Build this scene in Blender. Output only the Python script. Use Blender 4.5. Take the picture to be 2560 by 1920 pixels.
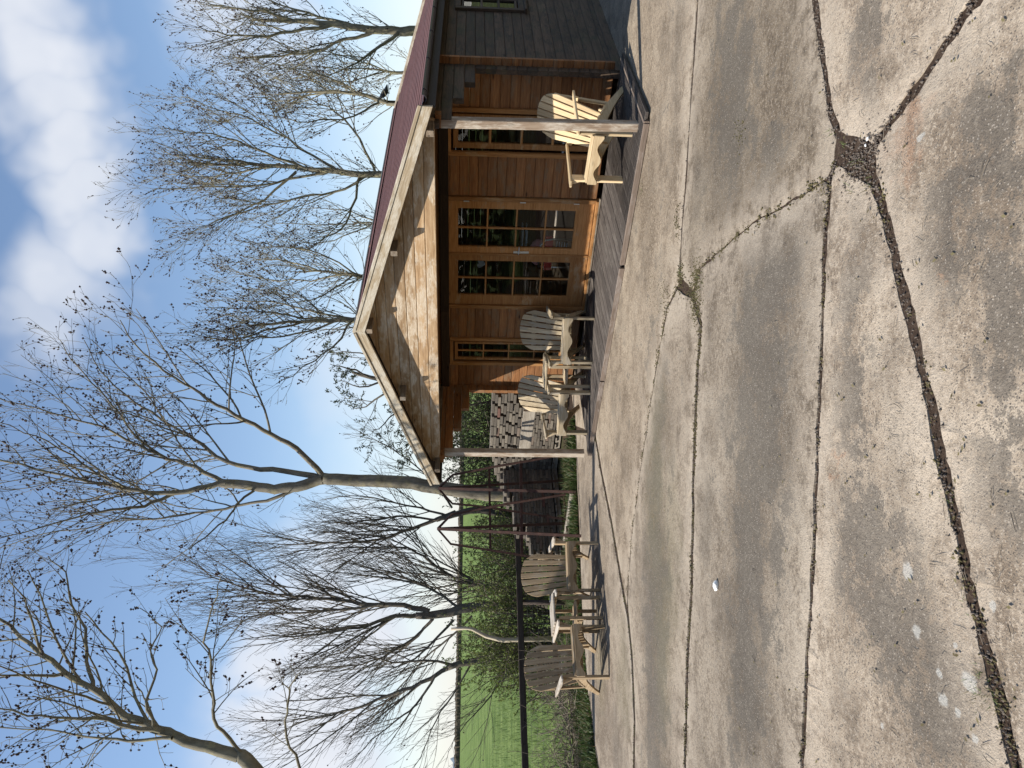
import bpy, bmesh, math, random
from mathutils import Vector, Matrix, noise
from mathutils.geometry import delaunay_2d_cdt

for o in list(bpy.data.objects):
    bpy.data.objects.remove(o, do_unlink=True)
scene = bpy.context.scene
COL = scene.collection
R = math.radians

# ------------------------------------------------------------------ camera
CAM_H, FPX, PITCH, ROLL = 1.70, 1967.0, R(3.374), R(0.769)
cam_data = bpy.data.cameras.new('camera')
cam = bpy.data.objects.new('camera', cam_data); COL.objects.link(cam)
cam_data.sensor_fit = 'HORIZONTAL'; cam_data.sensor_width = 36.0
cam_data.lens = 36.0 * FPX / 2560.0
cam_data.clip_start, cam_data.clip_end = 0.05, 5000.0
_cp, _sp, _cr, _sr = math.cos(PITCH), math.sin(PITCH), math.cos(ROLL), math.sin(ROLL)
# rows: upright camera x right, y down, z forward in world axes
_M = Matrix(((_cr, -_sr, 0), (_sr, _cr, 0), (0, 0, 1))) @ Matrix(((1, 0, 0), (0, -_sp, -_cp), (0, _cp, -_sp)))
_right, _down, _fwd = Vector(_M[0]), Vector(_M[1]), Vector(_M[2])
# the picture was taken with the phone on its side: photo x runs down, photo y runs to the left
_rot = Matrix((_down, _right, -_fwd)).transposed()
cam.matrix_world = Matrix.Translation((0, 0, CAM_H)) @ _rot.to_4x4()
scene.camera = cam

# ------------------------------------------------------------------ cabin axes, sun, sky, exposure
ANG = R(42.52)
A_ = Vector((math.cos(ANG), -math.sin(ANG), 0)); B_ = Vector((math.sin(ANG), math.cos(ANG), 0))
SUN_A, SUN_Z = 0.745, 1.28
sun_travel = (A_ * SUN_A + B_ - Vector((0, 0, SUN_Z))).normalized()
sun_data = bpy.data.lights.new('sun', 'SUN'); sun_data.energy = 5.0; sun_data.angle = R(0.53)
sun_data.color = (1.0, 0.955, 0.88)
sun = bpy.data.objects.new('sun', sun_data); COL.objects.link(sun)
sun.rotation_euler = sun_travel.to_track_quat('-Z', 'Y').to_euler()
scene.view_settings.view_transform = 'Standard'
scene.view_settings.look = 'None'
scene.view_settings.gamma = 1.0
scene.view_settings.use_curve_mapping = False
scene.view_settings.exposure = 0.46
scene.cycles.max_bounces = 6; scene.cycles.diffuse_bounces = 3; scene.cycles.glossy_bounces = 3; scene.cycles.transparent_max_bounces = 10
scene.render.resolution_x, scene.render.resolution_y = 1024, 768


class NT:
    """small helper to write node trees"""
    def __init__(self, tree):
        self.t = tree
    def n(self, kind, **kw):
        nd = self.t.nodes.new(kind)
        for k, v in kw.items():
            if k.startswith('i_'):
                key = k[2:].replace('_', ' ')
                if key.isdigit(): key = int(key)
                self.set(nd, key, v)
            else:
                setattr(nd, k, v)
        return nd
    def set(self, nd, key, v):
        s = nd.inputs[key]
        if isinstance(v, bpy.types.NodeSocket): self.t.links.new(v, s)
        else: s.default_value = v
    def math(self, op, a, b=0.0, c=None, clamp=False):
        nd = self.n('ShaderNodeMath', operation=op, use_clamp=clamp)
        self.set(nd, 0, a); self.set(nd, 1, b)
        if c is not None: self.set(nd, 2, c)
        return nd.outputs[0]
    def vec(self, op, a, b=None, scale=None):
        nd = self.n('ShaderNodeVectorMath', operation=op)
        self.set(nd, 0, a)
        if b is not None: self.set(nd, 1, b)
        if scale is not None: self.set(nd, 'Scale', scale)
        return nd.outputs['Value'] if op in ('LENGTH', 'DISTANCE', 'DOT_PRODUCT') else nd.outputs[0]
    def noise(self, v, scale, detail=4, rough=0.55, dist=0.0, out='Fac'):
        nd = self.n('ShaderNodeTexNoise', i_Vector=v, i_Scale=scale, i_Detail=detail, i_Roughness=rough, i_Distortion=dist)
        return nd.outputs[out]
    def voro(self, v, scale, feature='F1', rand=1.0, out='Distance'):
        nd = self.n('ShaderNodeTexVoronoi', feature=feature, i_Vector=v, i_Scale=scale, i_Randomness=rand)
        return nd.outputs[out]
    def ramp(self, f, stops, interp='LINEAR'):
        nd = self.n('ShaderNodeValToRGB', i_Fac=f)
        cr = nd.color_ramp; cr.interpolation = interp
        while len(cr.elements) < len(stops): cr.elements.new(0.5)
        for e, (p, c) in zip(cr.elements, stops):
            e.position = p
            e.color = (c, c, c, 1) if isinstance(c, (int, float)) else (*c, 1)
        return nd.outputs[0]
    def step(self, x, lo, hi):
        nd = self.n('ShaderNodeMapRange', interpolation_type='SMOOTHSTEP', i_Value=x)
        self.set(nd, 1, lo); self.set(nd, 2, hi); self.set(nd, 3, 0.0); self.set(nd, 4, 1.0)
        return nd.outputs[0]
    def mix(self, f, a, b, mode='MIX'):
        nd = self.n('ShaderNodeMix', data_type='RGBA', blend_type=mode)
        for i, v in ((0, f), (6, a), (7, b)):
            s = nd.inputs[i]
            if isinstance(v, bpy.types.NodeSocket): self.t.links.new(v, s)
            elif i == 0: s.default_value = v
            else: s.default_value = (*v, 1) if len(v) == 3 else v
        return nd.outputs[2]
    def mapping(self, v, scale=(1, 1, 1), loc=(0, 0, 0)):
        return self.n('ShaderNodeMapping', i_Vector=v, i_Scale=scale, i_Location=loc).outputs[0]
    def bump(self, h, strength=0.3, dist=0.01):
        return self.n('ShaderNodeBump', i_Height=h, i_Strength=strength, i_Distance=dist).outputs[0]


def pix_dir(x, y):
    U, V = 1920.0 - y, x
    return (_right * ((U - 960) / FPX) + _down * ((V - 1280) / FPX) + _fwd)
C0 = Vector((0, 0, CAM_H))
def ground_at(x, y, z=0.0):
    d = pix_dir(x, y); return C0 + d * ((z - CAM_H) / d.z)
def at(x, y, Y):
    d = pix_dir(x, y); return C0 + d * (Y / d.y)
def on_b(x, y, b):
    d = pix_dir(x, y); return C0 + d * (b / d.dot(B_))

# sky: Nishita with broken cloud
world = bpy.data.worlds.new('World'); scene.world = world; world.use_nodes = True
wt = world.node_tree; wt.nodes.clear(); W = NT(wt)
sky = W.n('ShaderNodeTexSky', sky_type='NISHITA', sun_disc=False)
sd = -sun_travel
sky.sun_elevation = math.asin(sd.z); sky.sun_rotation = math.atan2(sd.x, sd.y)
sky.altitude = 50.0; sky.air_density = 1.0; sky.dust_density = 0.3; sky.ozone_density = 1.1
gen = W.n('ShaderNodeTexCoord').outputs['Generated']
nz = W.noise(gen, 9.0, 3, 0.6, out='Color')
nzs = W.n('ShaderNodeSeparateColor', i_0=nz)
warp = W.vec('ADD', gen, W.vec('SCALE', W.vec('SUBTRACT', nz, (0.5, 0.5, 0.5)), scale=0.12))
mask = None
for (px, py, rad, amt) in [(45, -60, .065, .95), (80, 90, .06, .92), (120, 220, .058, .85), (175, 350, .058, .9), (215, 470, .056, .92), (240, 600, .055, .85),
                           (160, 700, .066, .85), (110, 810, .05, .65), (600, -10, .085, .8), (720, 110, .055, .55),
                           (770, 1800, .10, 1.0), (850, 1600, .11, 1.0), (780, 2030, .13, 1.0), (680, 1660, .05, .95), (640, 1790, .045, .95), (930, 1400, .11, .85), (920, 900, .10, .5)]:
    c = pix_dir(px, py).normalized()
    m = W.n('ShaderNodeMapRange', interpolation_type='SMOOTHSTEP', i_Value=W.vec('DISTANCE', warp, tuple(c)), i_1=0.30 * rad, i_2=1.35 * rad, i_3=amt, i_4=0.0).outputs[0]
    mask = m if mask is None else W.math('MAXIMUM', mask, m)
sep = W.n('ShaderNodeSeparateXYZ', i_Vector=gen)
lown = W.noise(W.mapping(gen, (1, 1, 1.8)), 1.9, 5, 0.58)
big = W.step(lown, 0.57, 0.74)
lowband = W.math('SUBTRACT', 1.0, W.step(W.math('ADD', sep.outputs[2], W.math('MULTIPLY', nzs.outputs[1], 0.10)), 0.04, 0.30))
# the free pattern fills the sky away from the part the photograph shows
view = W.step(W.vec('DOT_PRODUCT', gen, tuple(_fwd)), 0.55, 0.8)
mask = W.math('MAXIMUM', mask, W.math('MULTIPLY', big, W.math('SUBTRACT', 1.0, view)))
mask = W.math('MAXIMUM', mask, W.math('MULTIPLY', lowband, 0.70))
mask = W.math('MULTIPLY', mask, W.math('ADD', 0.72, W.math('MULTIPLY', nzs.outputs[2], 0.5)), clamp=True)
cloud = W.mix(nzs.outputs[0], (3.95, 4.25, 4.8), (5.3, 5.4, 5.7))
skyc = W.mix(mask, sky.outputs[0], cloud)
bg = W.n('ShaderNodeBackground', i_Color=skyc, i_Strength=0.128)
world.cycles.sampling_method = 'MANUAL'; world.cycles.sample_map_resolution = 512
wo = W.n('ShaderNodeOutputWorld'); wt.links.new(bg.outputs[0], wo.inputs[0])


# ------------------------------------------------------------------ materials
MATS = {}
def new_mat(name):
    m = bpy.data.materials.new(name); m.use_nodes = True
    t = m.node_tree; t.nodes.clear(); N = NT(t)
    out = N.n('ShaderNodeOutputMaterial')
    b = N.n('ShaderNodeBsdfPrincipled'); t.links.new(b.outputs[0], out.inputs[0])
    MATS[name] = m
    return N, b, out

def wood(name, dark, mid, light, rough=0.75, wear=None, wear_amt=0.0, knot=0.8, grain=1.0, green=0.0, axis='x'):
    """boards: local x runs along the grain"""
    N, b, out = new_mat(name)
    co = N.n('ShaderNodeTexCoord').outputs['Object']
    if axis == 'z':
        sp_ = N.n('ShaderNodeSeparateXYZ', i_Vector=co); cb_ = N.n('ShaderNodeCombineXYZ', i_0=sp_.outputs[2], i_1=sp_.outputs[1], i_2=sp_.outputs[0]); co = cb_.outputs[0]
    info = N.n('ShaderNodeObjectInfo').outputs['Random']
    off = N.n('ShaderNodeCombineXYZ'); N.set(off, 0, N.math('MULTIPLY', info, 37.0)); N.set(off, 1, N.math('MULTIPLY', info, 11.0)); N.set(off, 2, N.math('MULTIPLY', info, 23.0))
    p = N.vec('ADD', co, off.outputs[0])
    warp = N.vec('ADD', p, N.vec('SCALE', N.noise(N.mapping(p, (1.2, 4, 4)), 2.0, 3, out='Color'), scale=0.035))
    g1 = N.noise(N.mapping(warp, (1.6 * grain, 34, 34)), 2.4, 5, 0.62)
    g2 = N.noise(N.mapping(warp, (0.7, 9, 9)), 2.2, 4, 0.6)
    f = N.math('ADD', N.math('MULTIPLY', g1, 0.62), N.math('MULTIPLY', g2, 0.38))
    colr = N.ramp(f, [(0.30, dark), (0.5, mid), (0.70, light)])
    tint = N.math('ADD', 0.70, N.math('MULTIPLY', N.n('ShaderNodeTexWhiteNoise', noise_dimensions='1D', i_W=N.math('MULTIPLY', info, 91.0)).outputs[0], 0.56))
    colr = N.mix(1.0, colr, N.n('ShaderNodeCombineColor', i_0=tint, i_1=tint, i_2=tint).outputs[0], 'MULTIPLY')
    kd = N.voro(N.mapping(warp, (2.6, 8.0, 8.0)), 1.0)
    kn = N.math('SUBTRACT', 1.0, N.step(kd, 0.04, 0.15))
    colr = N.mix(N.math('MULTIPLY', kn, knot), colr, tuple(c * 0.32 for c in dark))
    if wear is not None:
        wf = N.step(N.noise(N.mapping(p, (1.0, 3.2, 3.2)), 3.2, 6, 0.66), 0.56 - 0.22 * wear_amt, 0.64 - 0.12 * wear_amt)
        fl = N.step(N.noise(N.mapping(p, (5, 34, 34)), 3.0, 4, 0.7), 0.42, 0.62)
        colr = N.mix(N.math('MULTIPLY', wf, N.math('ADD', 0.45, N.math('MULTIPLY', fl, 0.55))), colr, wear)
    if green > 0:
        gf = N.math('MULTIPLY', N.step(N.noise(p, 3.0, 5, 0.6), 0.5, 0.68), green)
        colr = N.mix(gf, colr, (0.055, 0.07, 0.03))
    N.set(b, 'Base Color', colr)
    N.set(b, 'Roughness', rough)
    N.set(b, 'Specular IOR Level', 0.25)
    N.set(b, 'Normal', N.bump(N.math('ADD', g1, N.math('MULTIPLY', kn, -0.3)), 0.35, 0.006))
    return MATS[name]

wood('cabin_log', (0.115, 0.046, 0.017), (0.235, 0.103, 0.038), (0.36, 0.178, 0.070), wear=(0.20, 0.125, 0.07), wear_amt=0.28)
wood('door_wood', (0.21, 0.088, 0.026), (0.35, 0.165, 0.055), (0.47, 0.25, 0.10), wear=(0.36, 0.24, 0.13), wear_amt=0.0, knot=0.6)
wood('gable_log', (0.20, 0.112, 0.052), (0.37, 0.24, 0.128), (0.53, 0.385, 0.235), wear=(0.55, 0.46, 0.345), wear_amt=0.45, knot=0.9)
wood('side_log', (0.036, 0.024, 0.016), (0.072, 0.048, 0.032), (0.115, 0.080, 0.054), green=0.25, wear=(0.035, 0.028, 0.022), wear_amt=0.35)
wood('barge_wood', (0.17, 0.125, 0.075), (0.29, 0.225, 0.145), (0.42, 0.345, 0.24), wear=(0.50, 0.45, 0.36), wear_amt=0.6)
wood('post_wood', (0.17, 0.115, 0.075), (0.29, 0.21, 0.145), (0.42, 0.325, 0.24), wear=(0.47, 0.41, 0.33), wear_amt=0.55)
wood('plate_wood', (0.10, 0.072, 0.048), (0.18, 0.135, 0.092), (0.27, 0.21, 0.15), wear=(0.26, 0.22, 0.17), wear_amt=0.3)
wood('deck_wood', (0.045, 0.037, 0.031), (0.085, 0.070, 0.060), (0.13, 0.11, 0.094), wear=(0.15, 0.13, 0.11), wear_amt=0.2, rough=0.85)
wood('fascia_wood', (0.10, 0.073, 0.055), (0.17, 0.128, 0.098), (0.25, 0.19, 0.15), wear=(0.24, 0.20, 0.17), wear_amt=0.3, rough=0.85)
for ax, sf in (('x', ''), ('z', '_upright')):
    wood('chair_new' + sf, (0.40, 0.28, 0.145), (0.58, 0.43, 0.25), (0.72, 0.58, 0.37), knot=0.5, rough=0.7, axis=ax)
    wood('chair_fade' + sf, (0.31, 0.235, 0.14), (0.48, 0.38, 0.245), (0.62, 0.51, 0.35), wear=(0.38, 0.33, 0.26), wear_amt=0.2, knot=0.5, rough=0.8, axis=ax)
    wood('chair_grey' + sf, (0.17, 0.115, 0.060), (0.31, 0.222, 0.130), (0.45, 0.34, 0.215), wear=(0.37, 0.30, 0.21), wear_amt=0.2, knot=0.5, rough=0.85, axis=ax)
    wood('arm_grey' + sf, (0.25, 0.205, 0.155), (0.38, 0.32, 0.25), (0.50, 0.44, 0.36), wear=(0.52, 0.47, 0.40), wear_amt=0.4, knot=0.4, rough=0.85, axis=ax)
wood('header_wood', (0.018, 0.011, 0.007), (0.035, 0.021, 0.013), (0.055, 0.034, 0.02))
wood('fence_wood', (0.03, 0.022, 0.018), (0.06, 0.045, 0.036), (0.10, 0.078, 0.062), rough=0.9, green=0.25)
wood('board_grey', (0.14, 0.115, 0.09), (0.25, 0.215, 0.17), (0.37, 0.32, 0.26), wear=(0.38, 0.34, 0.28), wear_amt=0.4, rough=0.9)
wood('inside_wood', (0.12, 0.065, 0.03), (0.2, 0.11, 0.05), (0.28, 0.16, 0.08))

def simple(name, col, rough=0.6, metal=0.0, var=0.25, scale=20.0, spec=0.4, bump=0.0, rand=0.0):
    N, b, out = new_mat(name)
    co = N.n('ShaderNodeTexCoord').outputs['Object']
    f = N.noise(co, scale, 5, 0.6)
    v = N.math('ADD', 1.0 - var, N.math('MULTIPLY', f, 2 * var))
    if rand > 0:
        info = N.n('ShaderNodeObjectInfo').outputs['Random']
        v = N.math('MULTIPLY', v, N.math('ADD', 1.0 - rand, N.math('MULTIPLY', info, 2 * rand)))
    c = N.mix(1.0, col, N.n('ShaderNodeCombineColor', i_0=v, i_1=v, i_2=v).outputs[0], 'MULTIPLY')
    N.set(b, 'Base Color', c); N.set(b, 'Roughness', rough); N.set(b, 'Metallic', metal); N.set(b, 'Specular IOR Level', spec)
    if bump > 0: N.set(b, 'Normal', N.bump(f, bump, 0.01))
    return MATS[name]

simple('gutter_plastic', (0.05, 0.045, 0.048), 0.4, var=0.2)
simple('soffit_dark', (0.03, 0.022, 0.018), 0.8)
simple('roof_edge', (0.42, 0.38, 0.32), 0.8)
simple('steel', (0.55, 0.54, 0.52), 0.35, 1.0, 0.1)
simple('red_plastic', (0.55, 0.02, 0.02), 0.4, var=0.1)
simple('pink_cloth', (0.6, 0.28, 0.28), 0.9, var=0.2)
simple('white_cloth', (0.75, 0.75, 0.74), 0.9, var=0.1)
simple('grey_slate', (0.35, 0.37, 0.40), 0.7, var=0.2)
simple('bird_black', (0.02, 0.02, 0.024), 0.5, var=0.3)
simple('flint_white', (0.75, 0.74, 0.70), 0.7, var=0.15)
simple('pebble', (0.125, 0.10, 0.08), 0.85, var=0.4, scale=60)
simple('wire', (0.16, 0.16, 0.16), 0.6, 0.6, 0.2)
simple('bud_dark', (0.050, 0.030, 0.028), 0.85, var=0.4, scale=40)
simple('yellow_paint', (0.45, 0.36, 0.04), 0.7)
simple('moss', (0.095, 0.078, 0.034), 0.95, var=0.5, scale=50)

def bark(name, a, b_, lichen, lam):
    N, b, out = new_mat(name)
    co = N.n('ShaderNodeTexCoord').outputs['Object']
    f = N.noise(N.mapping(co, (1, 1, 0.35)), 9.0, 6, 0.65)
    c = N.ramp(f, [(0.3, a), (0.68, b_)])
    l = N.math('MULTIPLY', N.step(N.noise(co, 5.5, 6, 0.7), 0.5, 0.64), lam)
    c = N.mix(l, c, lichen)
    N.set(b, 'Base Color', c); N.set(b, 'Roughness', 0.9); N.set(b, 'Specular IOR Level', 0.15)
    N.set(b, 'Normal', N.bump(f, 0.5, 0.02))
bark('bark_ash', (0.11, 0.095, 0.065), (0.25, 0.22, 0.155), (0.33, 0.29, 0.14), 0.5)
bark('bark_old', (0.085, 0.072, 0.052), (0.24, 0.21, 0.16), (0.30, 0.255, 0.13), 0.45)
bark('bark_willow', (0.075, 0.062, 0.048), (0.17, 0.145, 0.115), (0.22, 0.19, 0.11), 0.3)
bark('bark_pale', (0.40, 0.32, 0.22), (0.58, 0.50, 0.38), (0.35, 0.28, 0.18), 0.3)
bark('twig_dead', (0.10, 0.08, 0.06), (0.24, 0.20, 0.155), (0.16, 0.14, 0.1), 0.2)

def leaf(name, c1, c2, c3, trans=0.3):
    N, b, out = new_mat(name)
    co = N.n('ShaderNodeTexCoord').outputs['Object']
    f = N.noise(co, 2.2, 3, 0.6)
    g = N.n('ShaderNodeTexWhiteNoise', noise_dimensions='3D', i_Vector=N.vec('SNAP', co, (0.03, 0.03, 0.03))).outputs[0]
    c = N.ramp(N.math('ADD', N.math('MULTIPLY', f, 0.6), N.math('MULTIPLY', g, 0.4)), [(0.25, c1), (0.5, c2), (0.78, c3)])
    N.set(b, 'Base Color', c); N.set(b, 'Roughness', 0.55); N.set(b, 'Specular IOR Level', 0.3)
    tr = N.n('ShaderNodeBsdfTranslucent', i_Color=c)
    mx = N.n('ShaderNodeMixShader', i_Fac=trans)
    N.t.links.new(b.outputs[0], mx.inputs[1]); N.t.links.new(tr.outputs[0], mx.inputs[2]); N.t.links.new(mx.outputs[0], out.inputs[0])
leaf('leaf_hedge', (0.030, 0.050, 0.012), (0.065, 0.095, 0.022), (0.13, 0.16, 0.04))
leaf('leaf_thorn', (0.075, 0.10, 0.022), (0.135, 0.17, 0.04), (0.22, 0.25, 0.07))
leaf('leaf_dark', (0.030, 0.042, 0.018), (0.055, 0.072, 0.030), (0.085, 0.10, 0.045), 0.15)
leaf('grass_green', (0.05, 0.085, 0.018), (0.11, 0.16, 0.04), (0.20, 0.25, 0.08))
leaf('weed_green', (0.025, 0.050, 0.012), (0.05, 0.09, 0.02), (0.09, 0.13, 0.035))
leaf('grass_dry', (0.11, 0.085, 0.04), (0.18, 0.15, 0.07), (0.27, 0.23, 0.12))

# rusty steel
N, b, out = new_mat('rusty_steel')
co = N.n('ShaderNodeTexCoord').outputs['Object']
f = N.noise(co, 14, 6, 0.65)
N.set(b, 'Base Color', N.ramp(f, [(0.3, (0.030, 0.014, 0.010)), (0.55, (0.075, 0.034, 0.024)), (0.75, (0.13, 0.065, 0.048))]))
N.set(b, 'Roughness', 0.8); N.set(b, 'Metallic', 0.15); N.set(b, 'Normal', N.bump(f, 0.3, 0.004))

# brick
N, b, out = new_mat('brick_clay')
co = N.n('ShaderNodeTexCoord').outputs['Object']; info = N.n('ShaderNodeObjectInfo').outputs['Random']
base = N.ramp(info, [(0.0, (0.10, 0.08, 0.06)), (0.35, (0.165, 0.135, 0.10)), (0.7, (0.235, 0.195, 0.145)), (0.93, (0.30, 0.25, 0.185)), (0.985, (0.20, 0.12, 0.085)), (1.0, (0.21, 0.085, 0.06))])
f = N.noise(co, 35, 6, 0.7)
N.set(b, 'Base Color', N.mix(N.math('MULTIPLY', f, 0.8), base, (0.055, 0.05, 0.043)))
N.set(b, 'Roughness', 0.95); N.set(b, 'Normal', N.bump(f, 0.6, 0.01))

# red mineral shingles
N, b, out = new_mat('shingle_red')
co = N.n('ShaderNodeTexCoord').outputs['Object']; info = N.n('ShaderNodeObjectInfo').outputs['Random']
f = N.noise(co, 160, 3, 0.7); g = N.noise(co, 2.3, 5, 0.65)
c = N.mix(N.math('MULTIPLY', f, 0.6), (0.120, 0.042, 0.036), (0.185, 0.088, 0.075))
c = N.mix(N.math('MULTIPLY', N.step(g, 0.52, 0.7), 0.5), c, (0.085, 0.045, 0.042))
c = N.mix(N.math('MULTIPLY', info, 0.35), c, (0.11, 0.05, 0.048))
N.set(b, 'Base Color', c); N.set(b, 'Roughness', 0.9); N.set(b, 'Normal', N.bump(f, 0.3, 0.003))

# glass: dark room behind, mirror of the yard in front
def glass(name, tint=(0.9, 0.93, 0.92)):
    m = bpy.data.materials.new(name); m.use_nodes = True; MATS[name] = m
    t = m.node_tree; t.nodes.clear(); N = NT(t)
    out = N.n('ShaderNodeOutputMaterial')
    fr = N.n('ShaderNodeFresnel', i_IOR=1.5).outputs[0]
    tp = N.n('ShaderNodeBsdfTransparent', i_Color=(*tint, 1))
    gl = N.n('ShaderNodeBsdfGlossy', i_Roughness=0.015, i_Color=(1, 1, 1, 1))
    co = N.n('ShaderNodeTexCoord').outputs['Object']
    N.set(gl, 'Normal', N.bump(N.noise(co, 3.0, 2), 0.02, 0.02))
    mx = N.n('ShaderNodeMixShader', i_Fac=N.math('MULTIPLY', fr, 1.05, clamp=True))
    t.links.new(tp.outputs[0], mx.inputs[1]); t.links.new(gl.outputs[0], mx.inputs[2]); t.links.new(mx.outputs[0], out.inputs[0])
glass('window_glass')

# concrete
def px_blob(N, p, lst, soft=(0.55, 1.1)):
    m = None
    for (x, y, r, sx, sy) in lst:
        g = ground_at(x, y)
        q = N.vec('MULTIPLY', N.vec('SUBTRACT', p, (g.x, g.y, 0)), (1 / (r * sx), 1 / (r * sy), 0))
        d = N.vec('LENGTH', q)
        k = N.math('SUBTRACT', 1.0, N.step(d, *soft))
        m = k if m is None else N.math('MAXIMUM', m, k)
    return m
N, b, out = new_mat('concrete')
co = N.n('ShaderNodeTexCoord').outputs['Object']
def n2d(v, scale, detail, rough, out='Fac'):
    nd = N.n('ShaderNodeTexNoise', noise_dimensions='2D', i_Vector=v, i_Scale=scale, i_Detail=detail, i_Roughness=rough); return nd.outputs[out]
edge = N.n('ShaderNodeAttribute', attribute_name='edge', attribute_type='GEOMETRY').outputs['Fac']
n1 = n2d(co, 0.9, 5, 0.6)
n2 = n2d(N.mapping(co, (1, 1, 1), (5, 2, 0)), 4.0, 7, 0.7)
n3 = n2d(co, 34, 4, 0.8)
n4 = n2d(co, 120, 2, 0.7)
vo = N.n('ShaderNodeTexVoronoi', voronoi_dimensions='2D', i_Vector=co, i_Scale=95.0)
agd = vo.outputs['Distance']; agv = N.n('ShaderNodeSeparateColor', i_0=vo.outputs['Color']).outputs[0]
base = N.ramp(N.math('ADD', N.math('MULTIPLY', n1, 0.45), N.math('MULTIPLY', n2, 0.55)),
              [(0.38, (0.145, 0.114, 0.083)), (0.49, (0.235, 0.191, 0.143)), (0.60, (0.335, 0.281, 0.216))])
base = N.mix(N.math('MULTIPLY', N.step(n3, 0.50, 0.68), 0.55), base, (0.46, 0.39, 0.305))
base = N.mix(N.math('MULTIPLY', N.math('SUBTRACT', 1.0, N.step(n3, 0.32, 0.48)), 0.6), base, (0.098, 0.077, 0.058))
# soot coloured algae with a ragged outline
wob = N.vec('ADD', co, N.vec('SCALE', N.vec('SUBTRACT', n2d(co, 2.6, 5, 0.7, 'Color'), (0.5, 0.5, 0.5)), scale=0.9))
stains = px_blob(N, wob, [(2440, 520, .40, 1, .9), (2330, 640, .22, 1, 1), (2520, 800, .30, 1, 1), (2470, 330, .25, 1, 1), (2520, 1330, .25, 1.2, 1), (2480, 1200, .2, 1, 1),
                          (2140, 700, .22, 1.7, .8), (2120, 960, .24, 1.8, .8), (2150, 1350, .36, 1.7, .9), (2230, 1560, .36, 1.3, 1), (2350, 1750, .40, 1.2, 1), (2180, 120, .3, 1, 1),
                          (1920, 690, .75, 1.4, .8), (1900, 860, .7, 1.5, .8), (1890, 1150, .8, 1.6, .75), (1880, 1420, .65, 1.7, .7), (1860, 1650, .6, 1.6, .7), (1640, 1500, 1.0, 1.6, .6), (1640, 1780, .8, 1.5, .7),
                          (1830, 250, .7, 1.6, .8), (1640, 1050, .9, 1.6, .5)], (0.1, 1.25))
fld = N.math('ADD', stains, N.math('ADD', N.math('MULTIPLY', N.math('SUBTRACT', n2, 0.5), 3.4), N.math('MULTIPLY', N.math('SUBTRACT', n3, 0.5), 2.4)))
sm = N.step(fld, 0.34, 0.74)
gen_ = N.step(N.math('ADD', n2d(N.mapping(co, (1, 1, 1), (9, 4, 0)), 1.1, 6, 0.7), N.math('MULTIPLY', N.math('SUBTRACT', n3, 0.5), 0.6)), 0.48, 0.66)
sm = N.math('MAXIMUM', sm, N.math('MULTIPLY', gen_, 0.55))
sm = N.math('MULTIPLY', sm, N.math('SUBTRACT', 1.0, N.math('MULTIPLY', edge, 0.85)), clamp=True)
tone = N.n('ShaderNodeObjectInfo').outputs['Color']
base = N.mix(1.0, base, tone, 'MULTIPLY')
base = N.mix(N.math('MULTIPLY', sm, 0.72), base, (0.080, 0.070, 0.058))
gre = px_blob(N, wob, [(1640, 1200, .9, 1.6, .6), (1660, 1620, .7, 1.6, .6), (1680, 1420, .8, 1.6, .5), (1560, 1700, .9, 1, .7), (1500, 1650, .9, 1, .7)], (0.2, 1.0))
base = N.mix(N.math('MULTIPLY', gre, 0.32), base, (0.17, 0.15, 0.085))
rst = px_blob(N, wob, [(2260, 340, .16, 1, 1.1), (2090, 1120, .06, 1, 1), (2310, 720, .03, 1, 1)], (0.2, 1.1))
base = N.mix(N.math('MULTIPLY', rst, 0.5), base, (0.33, 0.19, 0.115))
# exposed aggregate, pits
base = N.mix(N.math('MULTIPLY', N.step(agv, 0.80, 1.0), N.math('SUBTRACT', 0.75, N.math('MULTIPLY', N.step(agd, 0.1, 0.42), 0.75))), base, (0.46, 0.40, 0.33))
base = N.mix(N.math('MULTIPLY', N.math('SUBTRACT', 1.0, N.step(agv, 0.10, 0.22)), N.math('SUBTRACT', 1.0, N.step(agd, 0.2, 0.45))), base, (0.10, 0.085, 0.07))
# pale worn rims along joints
rim = N.math('MULTIPLY', edge, N.step(n2, 0.36, 0.56))
base = N.mix(N.math('MULTIPLY', rim, 0.55), base, (0.43, 0.36, 0.28))
lic = px_blob(N, N.vec('ADD', co, N.vec('SCALE', n2d(co, 30, 3, 0.6, 'Color'), scale=0.03)),
              [(2263, 1417, .040, 1, 1), (2284, 1565, .030, 1, 1), (2415, 1690, .05, .7, 1), (2349, 1735, .035, .8, 1), (2386, 1765, .018, 1, 1), (2340, 1670, .02, 1, 1), (2295, 336, .022, .6, 1.6), (2430, 1830, .02, 1, 1),
               (2200, 1800, .014, 1, 1), (2470, 1500, .02, 1, 1), (2380, 1600, .012, 1, 1)], (0.6, 1.05))
base = N.mix(N.math('MULTIPLY', lic, 0.6), base, (0.46, 0.445, 0.40))
N.set(b, 'Base Color', base); N.set(b, 'Roughness', 0.93); N.set(b, 'Specular IOR Level', 0.2)
N.set(b, 'Normal', N.bump(N.math('ADD', N.math('MULTIPLY', n3, 0.8), N.math('MULTIPLY', n4, 0.5)), 0.7, 0.012))

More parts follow.
